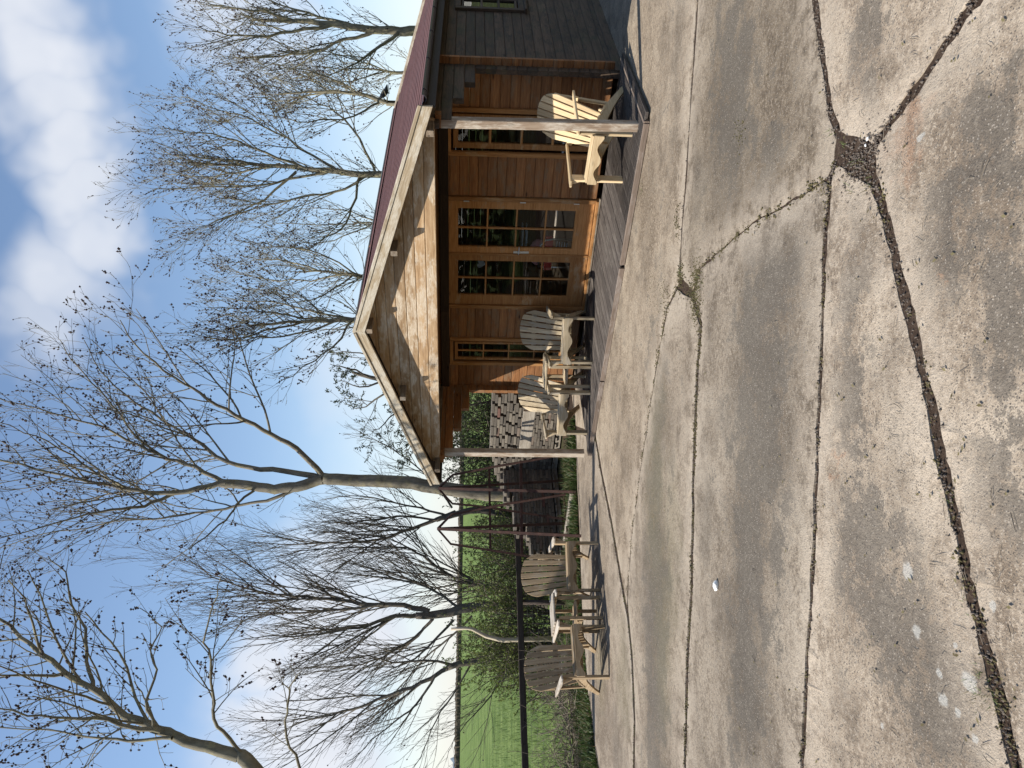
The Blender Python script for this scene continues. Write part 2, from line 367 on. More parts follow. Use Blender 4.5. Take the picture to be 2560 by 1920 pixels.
def soil(name, a, c, d, scale):
    N, b, out = new_mat(name)
    co = N.n('ShaderNodeTexCoord').outputs['Object']
    f = N.noise(co, scale, 8, 0.7)
    N.set(b, 'Base Color', N.ramp(f, [(0.3, a), (0.52, c), (0.72, d)])); N.set(b, 'Roughness', 1.0); N.set(b, 'Specular IOR Level', 0.1)
    N.set(b, 'Normal', N.bump(f, 0.8, 0.02))
soil('joint_soil', (0.032, 0.021, 0.015), (0.062, 0.042, 0.030), (0.115, 0.083, 0.060), 38)
soil('verge_soil', (0.035, 0.030, 0.018), (0.06, 0.055, 0.028), (0.10, 0.09, 0.045), 5)
soil('far_ground', (0.05, 0.065, 0.022), (0.075, 0.09, 0.03), (0.10, 0.11, 0.045), 0.4)
# the arable field, green drills
N, b, out = new_mat('field_green')
co = N.n('ShaderNodeTexCoord').outputs['Object']
f = N.noise(co, 0.5, 6, 0.65); g = N.noise(co, 9, 6, 0.75)
rows = N.noise(N.mapping(co, (0.5, 0.9, 1)), 1.0, 4, 0.7)
c = N.ramp(N.math('ADD', N.math('MULTIPLY', f, 0.3), N.math('ADD', N.math('MULTIPLY', rows, 0.3), N.math('MULTIPLY', g, 0.4))),
           [(0.38, (0.05, 0.085, 0.018)), (0.5, (0.125, 0.178, 0.048)), (0.62, (0.22, 0.27, 0.09))])
N.set(b, 'Base Color', c); N.set(b, 'Roughness', 0.95); N.set(b, 'Specular IOR Level', 0.1); N.set(b, 'Normal', N.bump(g, 1.0, 0.08))
simple('hedge_far', (0.085, 0.068, 0.048), 0.95, var=0.5, scale=0.6, spec=0.1)
simple('wood_far_hazed', (0.13, 0.16, 0.19), 0.95, var=0.25, scale=0.05, spec=0.1)  # blue-grey haze of distance is put into the tree colour


# ------------------------------------------------------------------ object helpers
def mesh_obj(name, verts, faces, mat, parent=None, smooth=False):
    me = bpy.data.meshes.new(name); me.from_pydata([tuple(v) for v in verts], [], faces); me.update()
    if mat: me.materials.append(MATS[mat])
    if smooth: me.polygons.foreach_set('use_smooth', [True] * len(me.polygons))
    o = bpy.data.objects.new(name, me); COL.objects.link(o)
    if parent: o.parent = parent
    return o
def tag(o, label, cat, group=None):
    o['label'] = label; o['category'] = cat
    if group: o['group'] = group
    return o
def struct(o): o['kind'] = 'structure'; return o
def stuff(o): o['kind'] = 'stuff'; return o
def empty(name, loc, rz=0.0, label=None, cat=None, group=None):
    o = bpy.data.objects.new(name, None); COL.objects.link(o); o.location = loc; o.rotation_euler = (0, 0, rz)
    o.empty_display_size = 0.2
    if label: tag(o, label, cat, group)
    return o
_BOX = {}
def box_mesh(L, T, H, bev, mat):
    key = (round(L, 4), round(T, 4), round(H, 4), bev, mat)
    if key in _BOX: return _BOX[key]
    x, t, h = L / 2, T / 2, H / 2
    e = min(bev, t * 0.9, h * 0.9)
    prof = [(-t + e, -h), (t - e, -h), (t, -h + e), (t, h - e), (t - e, h), (-t + e, h), (-t, h - e), (-t, -h + e)]
    v = [(-x, p[0], p[1]) for p in prof] + [(x, p[0], p[1]) for p in prof]
    f = [tuple(range(8))[::-1], tuple(range(8, 16))] + [(i, (i + 1) % 8, 8 + (i + 1) % 8, 8 + i) for i in range(8)]
    f = [tuple(reversed(q)) for q in f]
    me = bpy.data.meshes.new('board'); me.from_pydata(v, [], f); me.update(); me.materials.append(MATS[mat])
    bm = bmesh.new(); bm.from_mesh(me); bmesh.ops.recalc_face_normals(bm, faces=bm.faces); bm.to_mesh(me); bm.free()
    _BOX[key] = me
    return me
def board(name, parent, mat, L, T, H, loc, rot=(0, 0, 0), bev=0.004):
    """a board: length along its local x, thickness y, height z, centred"""
    o = bpy.data.objects.new(name, box_mesh(L, T, H, bev, mat)); COL.objects.link(o)
    o.location = loc; o.rotation_euler = rot
    if parent: o.parent = parent
    return o
def prism(name, parent, mat, poly, thick, loc=(0, 0, 0), rot=(0, 0, 0), bev=0.0):
    """outline in local x,z extruded along y"""
    n = len(poly); t = thick / 2
    v = [(p[0], -t, p[1]) for p in poly] + [(p[0], t, p[1]) for p in poly]
    f = [tuple(range(n)), tuple(range(2 * n - 1, n - 1, -1))] + [(i, n + i, n + (i + 1) % n, (i + 1) % n) for i in range(n)]
    o = mesh_obj(name, v, f, mat, parent)
    bm = bmesh.new(); bm.from_mesh(o.data); bmesh.ops.recalc_face_normals(bm, faces=bm.faces)
    if bev > 0:
        ed = [e for e in bm.edges if len(e.link_faces) == 2 and e.calc_face_angle(0) > 1.0]
        bmesh.ops.bevel(bm, geom=ed, offset=bev, segments=1, affect='EDGES')
    bm.to_mesh(o.data); bm.free()
    o.location = loc; o.rotation_euler = rot
    return o

class Tubes:
    def __init__(self): self.v = []; self.f = []
    def tube(self, pts, rads, k=5, cap=True):
        v, f = self.v, self.f; n = len(pts)
        base = len(v); prev = None
        cs = [(math.cos(2 * math.pi * j / k), math.sin(2 * math.pi * j / k)) for j in range(k)]
        for i in range(n):
            d = (pts[min(i + 1, n - 1)] - pts[max(i - 1, 0)])
            if d.length < 1e-9: d = Vector((0, 0, 1))
            d.normalize()
            if prev is None:
                u = d.orthogonal().normalized()
            else:
                u = prev - d * prev.dot(d)
                u = u.normalized() if u.length > 1e-6 else d.orthogonal().normalized()
            prev = u; w = d.cross(u); r = rads[i]; p = pts[i]
            for c, s in cs:
                v.append((p.x + (u.x * c + w.x * s) * r, p.y + (u.y * c + w.y * s) * r, p.z + (u.z * c + w.z * s) * r))
        for i in range(n - 1):
            a = base + i * k; b2 = a + k
            for j in range(k):
                j2 = (j + 1) % k
                f.append((a + j, a + j2, b2 + j2, b2 + j))
        if cap:
            f.append(tuple(base + j for j in range(k - 1, -1, -1))); f.append(tuple(base + (n - 1) * k + j for j in range(k)))
    def blob(self, p, r, rng):
        b0 = len(self.v)
        q = [(1, 0, 0), (-1, 0, 0), (0, 1, 0), (0, -1, 0), (0, 0, 1.2), (0, 0, -1.2)]
        for a in q:
            s = r * rng.uniform(0.6, 1.25)
            self.v.append((p.x + a[0] * s, p.y + a[1] * s, p.z + a[2] * s))
        for t in ((0, 2, 4), (2, 1, 4), (1, 3, 4), (3, 0, 4), (2, 0, 5), (1, 2, 5), (3, 1, 5), (0, 3, 5)):
            self.f.append(tuple(b0 + i for i in t))
    def leafq(self, p, d, up, L, Wd):
        """one folded leaf: two triangles"""
        s = d.cross(up)
        if s.length < 1e-5: s = d.orthogonal()
        s = s.normalized() * (Wd / 2); b0 = len(self.v); m = p + d * (L * 0.5); e = p + d * L
        for q in (p, m + s, e, m - s): self.v.append((q.x, q.y, q.z))
        self.f.append((b0, b0 + 1, b0 + 2)); self.f.append((b0, b0 + 2, b0 + 3))
    def blade(self, p, d, L, Wd, bend):
        s = Vector((d.y, -d.x, 0))
        if s.length < 1e-5: s = Vector((1, 0, 0))
        s = s.normalized() * (Wd / 2); b0 = len(self.v); m = p + d * (L * 0.55); e = p + d * L + bend
        for q in (p - s, p + s, m + s * 0.7, m - s * 0.7, e): self.v.append((q.x, q.y, q.z))
        self.f.append((b0, b0 + 1, b0 + 2, b0 + 3)); self.f.append((b0 + 3, b0 + 2, b0 + 4))
    def obj(self, name, mat, parent=None, smooth=True):
        return mesh_obj(name, self.v, self.f, mat, parent, smooth)

def rvec(rng): 
    while True:
        v = Vector((rng.uniform(-1, 1), rng.uniform(-1, 1), rng.uniform(-1, 1)))
        if 0.01 < v.length < 1: return v.normalized()

# ------------------------------------------------------------------ the ground
def sheet(name, x0, x1, y0, y1, nx, ny, zf, mat):
    v = [(x0 + (x1 - x0) * i / nx, y0 + (y1 - y0) * j / ny) for j in range(ny + 1) for i in range(nx + 1)]
    v = [(x, y, zf(x, y)) for x, y in v]
    f = [(j * (nx + 1) + i, j * (nx + 1) + i + 1, (j + 1) * (nx + 1) + i + 1, (j + 1) * (nx + 1) + i) for j in range(ny) for i in range(nx)]
    return struct(mesh_obj(name, v, f, mat, smooth=True))
sheet('ground', -2500, 2500, -2500, 2500, 50, 50, lambda x, y: -0.30, 'far_ground')
def verge_z(x, y): return -0.030 + 0.025 * noise.noise((x * 1.3, y * 1.3, 0)) 
sheet('verge', -16, 14, -32, 30, 150, 248, verge_z, 'verge_soil')
F0, F1 = Vector((-5.75, 11.6, 0)), Vector((-0.6, 15.4, 0))      # fence line
FD = (F1 - F0).normalized(); FN = Vector((-FD.y, FD.x, 0))
def field_z(s): return -0.02 + max(0.0, s) * 0.0125
v, f = [], []
ss = [0.25, 1, 2, 4, 7, 11, 16, 24, 36, 55, 80, 110, 150]; tt = [-220, -120, -60, -30, -15, -8, -4, 0, 4, 8, 15, 30, 60, 120, 220]
for s in ss:
    for t in tt:
        p = F0 + FD * t + FN * s; v.append((p.x, p.y, field_z(s)))
n = len(tt)
for i in range(len(ss) - 1):
    for j in range(n - 1): f.append((i * n + j, i * n + j + 1, (i + 1) * n + j + 1, (i + 1) * n + j))
struct(mesh_obj('field', v, f, 'field_green', smooth=True))

# concrete slabs traced from their joints
OV = 2560 / 2212.0
def J(*pts, w=0.05): return [(ground_at(x * OV, y * OV), w) for x, y in pts]
JP = J((2330, -330), (2110, 0), (2080, 30), (1990, 170), (1920, 260), (1893, 300), (1880, 325), w=.045)
JQ = J((1880, 385), (1903, 450), (1930, 560), (1965, 700), (2000, 850), (2030, 1000), (2060, 1130), (2090, 1270), (2130, 1420), (2165, 1560), (2190, 1659), (2290, 2050), w=.062)
JR = J((1808, 296), (1790, 240), (1775, 130), (1765, 60), (1755, 0), (1725, -350), w=.055)
JS = J((1800, 350), (1788, 400), (1780, 500), (1775, 650), (1770, 800), (1762, 1000), (1757, 1150), (1748, 1330), (1738, 1500), (1730, 1659), (1705, 2200), w=.04)
JTu = J((1518, -350), (1505, 0), (1495, 150), (1482, 350), (1470, 500), (1466, 600), w=.035)
JTl = J((1462, 622), (1440, 665), (1422, 760), (1402, 880), (1385, 1000), (1364, 1150), (1354, 1290), w=.035)
JU = J((1494, 636), (1512, 700), (1505, 800), (1500, 900), (1497, 1000), (1495, 1150), (1490, 1300), (1483, 1450), (1478, 1659), (1470, 2200), w=.06)
JV = J((1513, 578), (1570, 528), (1622, 482), (1680, 452), (1742, 412), (1780, 390), w=.014)
JW = J((1285, 945), (1300, 1030), (1320, 1130), (1335, 1220), (1355, 1330), (1365, 1430), (1370, 1560), (1368, 1659), (1366, 2200), w=.09)
def AB(x, y, w=.02): return (A_ * (x - 5.62) + B_ * (y + 7.25), w)
def G(x, y, w=.02): return (Vector((x, y, 0)), w)
rev = lambda l: list(reversed(l))
e_left = [(ground_at(1515, 2050), .03), (ground_at(1490, 1900), .03), (ground_at(1468, 1720), .03), (ground_at(1455, 1560), .03), (ground_at(1447, 1300), .03), (ground_at(1440, 1180), .03)]
slabs = [
    rev(JTu) [0:0] + JTu + JTl + rev(JW[:5]) + [AB(-3.0, 1.2), AB(-3.0, 6.2), AB(7.5, 6.2)],
    JTl + JW[5:] + rev(JU),
    JTu + [JU[0]] + JV + [JS[0]] + JR,
    JU + rev(JS[1:]) + rev(JV),
    JS + rev(JQ),
    JR + JP[:1] + JP[1:],
    JP + JQ + [G(-3.4, 1.6), G(-3.5, -4), G(6, -4), G(6, 3)],
    JW[:] + [(ground_at(1490, 2250), .03)] + e_left + [AB(-3.1, 1.2)],
]
bed = struct(sheet('concrete_yard', -7.5, 11, -5, 16, 60, 60, lambda x, y: -0.013 + 0.006 * noise.noise((x * 2.5, y * 2.5, 3)) - (0.3 if (Vector((x, y, 0)) - F0).dot(FN) > -1.0 else 0), 'joint_soil'))
rng = random.Random(5)
def seg_dist(p, a, b):
    ab = b - a; t = max(0.0, min(1.0, (p - a).dot(ab) / max(1e-9, ab.length_squared)))
    return (p - (a + ab * t)).length
def inside(p, poly):
    c = False; j = len(poly) - 1
    for i in range(len(poly)):
        a, b2 = poly[i], poly[j]
        if (a.y > p.y) != (b2.y > p.y) and p.x < (b2.x - a.x) * (p.y - a.y) / (b2.y - a.y) + a.x: c = not c
        j = i
    return c
for si, poly in enumerate(slabs):
    pts = [Vector((p.x, p.y)) for p, w in poly]; ws = [w for p, w in poly]
    area = sum(pts[i - 1].x * pts[i].y - pts[i].x * pts[i - 1].y for i in range(len(pts)))
    if area < 0: pts.reverse(); ws.reverse()
    n = len(pts); ins = []
    for i in range(n):
        e1 = (pts[i] - pts[i - 1]).normalized(); e2 = (pts[(i + 1) % n] - pts[i]).normalized()
        nrm = Vector((-(e1.y + e2.y), e1.x + e2.x))
        nrm = nrm.normalized() if nrm.length > 1e-4 else Vector((-e1.y, e1.x))
        ins.append(pts[i] + nrm * min(ws[i] * 0.5 / max(0.5, nrm.dot(Vector((-e1.y, e1.x)))), 0.12))
    ring = []
    for i in range(n):
        a, b2 = ins[i], ins[(i + 1) % n]; L = (b2 - a).length
        dcam = max(1.0, ((a + b2) / 2).length)
        st = 0.035 if dcam < 4.5 else (0.07 if dcam < 9 else 0.2)
        k = max(1, int(L / st)); e = (b2 - a) / max(L, 1e-6); nr = Vector((-e.y, e.x))
        for q in range(k):
            p = a + (b2 - a) * (q / k)
            jit = 0.020 * noise.fractal((p.x * 5, p.y * 5, si), 1.0, 2.0, 4) + 0.004 * rng.uniform(-1, 1)
            ring.append(p + nr * (jit if q else 0.0))
    m = len(ring)
    # inner points, denser near the camera
    inner = []
    xs = [p.x for p in ring]; ys = [p.y for p in ring]
    step = 0.16
    nx = int((max(xs) - min(xs)) / step); ny = int((max(ys) - min(ys)) / step)
    for i in range(nx + 1):
        for j in range(ny + 1):
            p = Vector((min(xs) + i * step + rng.uniform(-.03, .03), min(ys) + j * step + rng.uniform(-.03, .03)))
            if p.length > 6 and (i % 2 or j % 2): continue
            if p.length > 14: continue
            if inside(p, ring): inner.append(p)
    edges = [(i, (i + 1) % m) for i in range(m)]
    allp = ring + inner
    vo, eo, fo, ov, oe, of = delaunay_2d_cdt([Vector((p.x, p.y)) for p in allp], edges, [list(range(m))], 1, 1e-5)
    tilt = (rng.uniform(-.0008, .0008), rng.uniform(-.0008, .0008)); z0 = rng.uniform(-.003, .002)
    cx, cy = sum(xs) / m, sum(ys) / m
    nb = len(vo); verts, att = [], []
    sset = [(ring[i], ring[(i + 1) % m]) for i in range(0, m)]
    coarse = [(pts[i - 1], pts[i]) for i in range(n)]
    rimset = set(i for i, o_ in enumerate(ov) if any(k < m for k in o_))
    for i, p in enumerate(vo):
        d = 0.0 if i in rimset else min(seg_dist(p, a, b2) for a, b2 in coarse)
        z = z0 + (p.x - cx) * tilt[0] + (p.y - cy) * tilt[1] + 0.004 * noise.noise((p.x * 1.7, p.y * 1.7, 9)) - (0.006 if i in rimset else 0)
        verts.append((p.x, p.y, z)); att.append(max(0.0, 1.0 - d / 0.30))
    faces = [tuple(q) for q in fo]
    # sides
    cnt = {}
    for q in faces:
        for a in range(len(q)):
            e = (q[a], q[(a + 1) % len(q)]); cnt[e] = 1
    bnd = [e for e in cnt if (e[1], e[0]) not in cnt]
    low = {}
    for a, b2 in bnd:
        for k in (a, b2):
            if k not in low:
                low[k] = len(verts); verts.append((verts[k][0], verts[k][1], -0.09)); att.append(0.6)
        faces.append((b2, a, low[a], low[b2]))
    o = mesh_obj('slab', verts, faces, 'concrete', bed)
    bm = bmesh.new(); bm.from_mesh(o.data); bmesh.ops.recalc_face_normals(bm, faces=bm.faces); bm.to_mesh(o.data); bm.free()
    o.color = ((1.16, 1.12, 1.06, 1), (1.02, 1.0, .97, 1), (.84, .81, .76, 1), (1.0, .99, .97, 1), (1.36, 1.33, 1.30, 1), (1.40, 1.36, 1.32, 1), (1.36, 1.33, 1.30, 1), (1.04, 1.02, 1.0, 1))[si]
    at_ = o.data.attributes.new('edge', 'FLOAT', 'POINT'); at_.data.foreach_set('value', att)

# ------------------------------------------------------------------ the log cabin
cab = empty('log_cabin', A_ * -5.62 + B_ * 7.25, -ANG, 'brown log cabin with open gabled porch, red shingle roof and glazed double doors', 'cabin')
rng = random.Random(11)
def jit(a): return rng.uniform(-a, a)
LH = 0.114; WY = 1.47; WT = 0.045
ROW0 = 1.811 - 15 * LH            # bottom line of the front logs
openings = [(-1.95, -1.52, .235, 1.905), (-.955, .765, .05, 2.0), (1.335, 1.845, .235, 1.93)]
for k in range(18):
    z0 = ROW0 + k * LH - LH * .0; zc = z0 + LH / 2
    if z0 < 0.05: z0 = 0.05; 
    cuts = sorted([(a, b2) for a, b2, lo, hi in openings if lo - .02 < zc < hi + .02])
    x = -2.53; segs = []
    for a, b2 in cuts: segs.append((x, a)); x = b2
    segs.append((x, 2.44))
    for a, b2 in segs:
        board('log', cab, 'cabin_log', b2 - a, WT, LH - .0015, ((a + b2) / 2, WY + WT / 2 + jit(.0012), zc), bev=.007)
# side walls (logs offset by half a course), window opening on the right one
for sx in (-1, 1):
    for k in range(18):
        zc = ROW0 + k * LH
        if zc - LH / 2 < 0.0: continue
        y0 = 1.36
        if k == 14: y0 = .97
        if k == 15: y0 = .55
        if k == 16: y0 = .06
        if k == 17: y0 = -.04
        segs = [(y0, 5.6)]
        if sx == 1 and 1.02 < zc < 1.89: segs = [(y0, 3.26), (4.16, 5.6)]
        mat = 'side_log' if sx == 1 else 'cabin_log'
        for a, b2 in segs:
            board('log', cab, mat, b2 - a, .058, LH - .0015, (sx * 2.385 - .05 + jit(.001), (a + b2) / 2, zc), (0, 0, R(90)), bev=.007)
for k in range(18):
    board('log', cab, 'cabin_log', 4.94, WT, LH - .0015, (-.05, 5.45, ROW0 + k * LH + LH / 2), bev=.007)
# gable over the posts
for k in range(8):
    z0 = 2.032 + k * .1178; zt = z0 + .1178
    half = min(2.43, (2.91 - z0) / .3077); halft = max(0.03, min(2.43, (2.91 - zt) / .3077))
    if half < .1: break
    poly = [(-half, z0 + .0015), (half, z0 + .0015), (halft, zt - .0015), (-halft, zt - .0015)]
    h2 = (z0 + zt) / 2
    prism('gable_plank', cab, 'gable_log', [(p[0], p[1] - h2) for p in poly], .045, (-.05, .0225 + jit(.001), h2), bev=.006)
    prism('gable_plank', cab, 'cabin_log', [(p[0], p[1] - h2) for p in poly], .045, (-.05, WY + .0225 + jit(.001), h2), bev=.006)
# purlins
for (x, z, w, h, mat) in ((0, 2.802, .06, .08, 'plate_wood'), (1.05, 2.462, .062, .07, 'plate_wood'), (-1.05, 2.462, .062, .07, 'plate_wood'), (2.385, 2.06, .062, .07, 'plate_wood'), (-2.385, 2.06, .062, .07, 'plate_wood')):
    board('purlin', cab, mat, 6.0, w, h, (x - .05, 2.785, z + .006), (0, 0, R(90)), bev=.005)
# posts
for sx in (-1, 1):
    p = board('post', cab, 'post_wood', 1.925, .088, .088, (2.322 if sx > 0 else -2.405, .10, .05 + 1.925 / 2), (0, R(-90), 0), bev=.006)
    p.rotation_euler = (0, R(-90) + (R(-.75) if sx > 0 else 0), 0)
    board('post_cap', cab, 'cabin_log', .13, .10, .06, (sx * 2.385 - .05, .105, 2.0), bev=.003)
# roof
PITCHR = math.atan(.3077); RL = 2.655; RX = -.05
roof_v, roof_f = [], []
y0, y1 = -.198, 5.75
for sx in (-1, 1):
    b0 = len(roof_v)
    for (x, z) in ((0, 2.936), (RL, 2.936 - .3077 * RL), (RL, 2.916 - .3077 * RL), (0, 2.916)):
        roof_v += [(RX + sx * x, y0, z), (RX + sx * x, y1, z)]
    for i in range(4):
        a = b0 + 2 * i; c = b0 + 2 * ((i + 1) % 4); roof_f.append((a, a + 1, c + 1, c))
    roof_f += [(b0, b0 + 2, b0 + 4, b0 + 6), (b0 + 1, b0 + 7, b0 + 5, b0 + 3)]
roof = mesh_obj('roof', roof_v, roof_f, 'soffit_dark', cab)
bm = bmesh.new(); bm.from_mesh(roof.data); bmesh.ops.recalc_face_normals(bm, faces=bm.faces); bm.to_mesh(roof.data); bm.free()
ncourse = 21; slope = RL / math.cos(PITCHR)
for sx in (-1, 1):
    for k in range(ncourse):
        u0 = slope + .035 - k * (slope / ncourse); u1 = u0 - slope / ncourse * 1.35   # lower and upper edge along the slope
        nseg = 60; vv, ff = [], []
        for i in range(nseg + 1):
            y = y0 - .02 + (y1 - y0 + .04) * i / nseg
            e = .003 * noise.noise((y * 3.1, k * 3.7, sx)) + .0025 * rng.uniform(-1, 1)
            lift = .004 + .003 * noise.noise((y * 1.7, k * 1.3, 5))
            for u, h in ((u0 + e, .003), (u0 + e, .007 + lift * .6), (max(u1, .0), .004)):
                vv.append((RX + sx * (u * math.cos(PITCHR) + h * math.sin(PITCHR)), y, 2.940 - u * math.sin(PITCHR) + h * math.cos(PITCHR)))
        for i in range(nseg):
            a = 3 * i; b2 = a + 3
            ff += [(a, a + 1, b2 + 1, b2), (a + 1, a + 2, b2 + 2, b2 + 1)]
        c = mesh_obj('shingle_course', vv, ff, 'shingle_red', roof)
vv = []; nseg = 40
for i in range(nseg + 1):
    y = y0 - .02 + (y1 - y0 + .04) * i / nseg; h = .004 * noise.noise((y * 2, 0, 0))
    vv += [(RX - .15, y, 2.917), (RX - .02, y, 2.964 + h), (RX + .02, y, 2.964 + h), (RX + .15, y, 2.917)]
ff = [(4 * i + j, 4 * i + j + 1, 4 * i + j + 5, 4 * i + j + 4) for i in range(nseg) for j in range(3)]
mesh_obj('ridge_cap', vv, ff, 'shingle_red', roof)
board('ridge_strip', roof, 'roof_edge', y1 - y0, .05, .016, (RX, (y0 + y1) / 2, 2.976), (0, 0, R(90)), .003)
# barge boards front and back, with a thin cover strip on the front ones
for (yy, nm) in ((-.214, 'bargeboard'), (5.77, 'bargeboard')):
    for sx in (-1, 1):
        poly = [(0, 2.838), (0, 2.978), (2.63, 2.978 - .3115 * 2.63), (2.63, 2.843 - .3115 * 2.63)]
        L = 2.655 / math.cos(PITCHR)
        # local x along the slope
        o = prism(nm, cab, 'barge_wood', [(-L / 2 + .02, -.067), (-L / 2 - .0225, .067), (L / 2 - .0215, .067), (L / 2 + .0195, -.067)], .028, (RX + sx * 1.3275, yy, 2.510), bev=.003)
        o.rotation_euler = (0, PITCHR, 0) if sx > 0 else (0, PITCHR, R(180))
        if yy < 0:
            o2 = board('cover_strip', cab, 'barge_wood', L - .01, .012, .028, (RX + sx * (1.3275 + .012), yy - .021, 2.510 + .048), bev=.002)
            o2.rotation_euler = o.rotation_euler
# gutter with brackets, right eave
vv, ff = [], []
for y in (-.19, 5.7):
    for i in range(9):
        a = math.pi * i / 8
        vv.append((2.652 - .045 * math.cos(a), y, 2.135 - .045 * math.sin(a)))
    for i in range(9):
        a = math.pi * (8 - i) / 8
        vv.append((2.652 - .041 * math.cos(a), y, 2.135 - .041 * math.sin(a)))
for i in range(18): ff.append((i, (i + 1) % 18, 18 + (i + 1) % 18, 18 + i))
ff += [tuple(range(17, -1, -1)), tuple(range(18, 36))]
gut = mesh_obj('gutter', vv, ff, 'gutter_plastic', cab, smooth=False)
for i in range(8):
    y = -.05 + i * .78; T = Tubes()
    T.tube([Vector((2.652 - .048 * math.cos(math.pi * j / 8), y, 2.135 - .048 * math.sin(math.pi * j / 8))) for j in range(9)], [.006] * 9, 5)
    T.obj('gutter_bracket', 'gutter_plastic', gut)
board('eave_board', cab, 'soffit_dark', 5.9, .02, .10, (2.592, 2.75, 2.06), (0, 0, R(90)), bev=.002)
board('eave_board', cab, 'soffit_dark', 5.9, .02, .10, (-2.70, 2.75, 2.06), (0, 0, R(90)), bev=.002)

# doors
def glazed(name, x0, x1, z0, z1, gx0, gx1, gz0, gz1, cols, rows, y, mat='door_wood', bar=.022, parent=cab, thick=.045):
    """a sash or leaf: stiles and rails around panes divided by glazing bars; local to the cabin"""
    cx, cz = (x0 + x1) / 2, (z0 + z1) / 2
    v, f = [], []
    for (a, c, t) in ((x0, z0, 0), (x1, z0, 0), (x1, z1, 0), (x0, z1, 0)): v.append((a - cx, -thick / 2, c - cz))
    for (a, c) in ((gx0, gz0), (gx1, gz0), (gx1, gz1), (gx0, gz1)): v.append((a - cx, -thick / 2, c - cz))
    v += [(p[0], thick / 2, p[2]) for p in v[:8]]
    for i in range(4):
        j = (i + 1) % 4
        f += [(i, j, 4 + j, 4 + i), (8 + j, 8 + i, 12 + i, 12 + j), (j, i, 8 + i, 8 + j), (4 + i, 4 + j, 12 + j, 12 + i)]
    o = mesh_obj(name, v, f, mat, parent); o.location = (cx, y, cz)
    bm = bmesh.new(); bm.from_mesh(o.data); bmesh.ops.recalc_face_normals(bm, faces=bm.faces)
    bmesh.ops.bevel(bm, geom=[e for e in bm.edges if e.calc_face_angle(0) > 1], offset=.004, segments=1, affect='EDGES'); bm.to_mesh(o.data); bm.free()
    cw, rh = (gx1 - gx0) / cols, (gz1 - gz0) / rows
    for i in range(1, cols):
        board('glazing_bar', o, mat, gz1 - gz0, .03, bar, (gx0 + cw * i - cx, -.004, (gz0 + gz1) / 2 - cz), (0, R(90), 0), .005)
    for j in range(1, rows):
        for i in range(cols):
            L = cw - bar * (0.5 if cols > 1 and i in (0, cols - 1) else (1 if cols > 1 else 0))
            xc = gx0 + cw * i + (0 if i == 0 else bar / 2) + L / 2
            board('glazing_bar', o, mat, L, .03, bar, (xc - cx, -.006, gz0 + rh * j - cz), (0, 0, 0), .005)
    for i in range(cols):
        for j in range(rows):
            a0, c0 = gx0 + cw * i - cx, gz0 + rh * j - cz
            mesh_obj('pane', [(a0, .006, c0), (a0 + cw, .006, c0), (a0 + cw, .006, c0 + rh), (a0, .006, c0 + rh)], [(0, 1, 2, 3)], 'window_glass', o)
    return o
dl = glazed('door', .690, -.078, .115, 1.955, .58, .025, .345, 1.822, 2, 4, WY + .030) if False else None
door_r = glazed('door', -.078, .690, .115, 1.955, .025, .582, .345, 1.822, 2, 4, WY + .028)
door_l = glazed('door', -.900, -.084, .115, 1.955, -.740, -.190, .340, 1.822, 2, 4, WY + .028)
board('door_meeting_strip', cab, 'door_wood', 1.80, .012, .035, (-.082, WY - .001, 1.02), (0, R(90), 0), .003)
# door frame and threshold
for x in (-.930, .725):
    board('door_frame', cab, 'door_wood', 1.95, .07, .055, (x, WY + .012, 1.03), (0, R(90), 0), .005)
board('door_frame', cab, 'door_wood', 1.70, .07, .05, (-.10, WY + .012, 1.985), bev=.005)
for (xa, xb) in ((-2.40, -1.0), (-.997, .79), (.793, 2.30)):
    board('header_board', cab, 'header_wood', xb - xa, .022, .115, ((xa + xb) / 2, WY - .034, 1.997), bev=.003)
board('threshold', cab, 'door_wood', 1.70, .10, .035, (-.10, WY - .005, .092), bev=.005)
board('threshold', cab, 'plate_wood', 1.78, .04, .022, (-.10, WY - .035, .066), bev=.004)
for z in (.35, 1.02, 1.72):
    board('hinge', cab, 'steel', .07, .012, .014, (.700, WY - .026, z), (0, R(90), 0), .002)
hp = board('handle_plate', door_r, 'steel', .20, .008, .032, (-.384 + .035, -.027, 1.0 - 1.035), (0, R(90), 0), .003)
T = Tubes(); T.tube([Vector((0, 0, 0)), Vector((0, -.045, 0)), Vector((.02, -.055, 0)), Vector((.12, -.055, -.002))], [.009, .009, .009, .008], 8)
hd = T.obj('door_handle', 'steel', door_r); hd.location = (-.349, -.03, 1.035 - 1.035)
# windows by the door
win_l = glazed('window', -1.905, -1.565, .28, 1.865, -1.865, -1.605, .345, 1.82, 2, 4, WY + .02, bar=.02)
win_r = glazed('window', 1.385, 1.800, .28, 1.885, 1.455, 1.735, .345, 1.825, 1, 4, WY + .02, bar=.03)
for (x0, x1, z0, z1) in ((-1.95, -1.52, .235, 1.905), (1.335, 1.845, .235, 1.93)):
    for x, s in ((x0, -1), (x1, 1)):
        board('window_frame', cab, 'door_wood', z1 - z0 + .05, .05, .055, (x + s * .012, WY - .004, (z0 + z1) / 2), (0, R(90), 0), .005)
    board('window_frame', cab, 'door_wood', x1 - x0 - .032, .05, .05, ((x0 + x1) / 2, WY - .004, z1 + .004), bev=.005)
    board('window_frame', cab, 'door_wood', x1 - x0 - .032, .05, .05, ((x0 + x1) / 2, WY - .004, z0 - .004), bev=.005)
board('window_catch', cab, 'plate_wood', .13, .03, .03, (-1.53, WY - .05, .62), (0, 0, 0), .006)
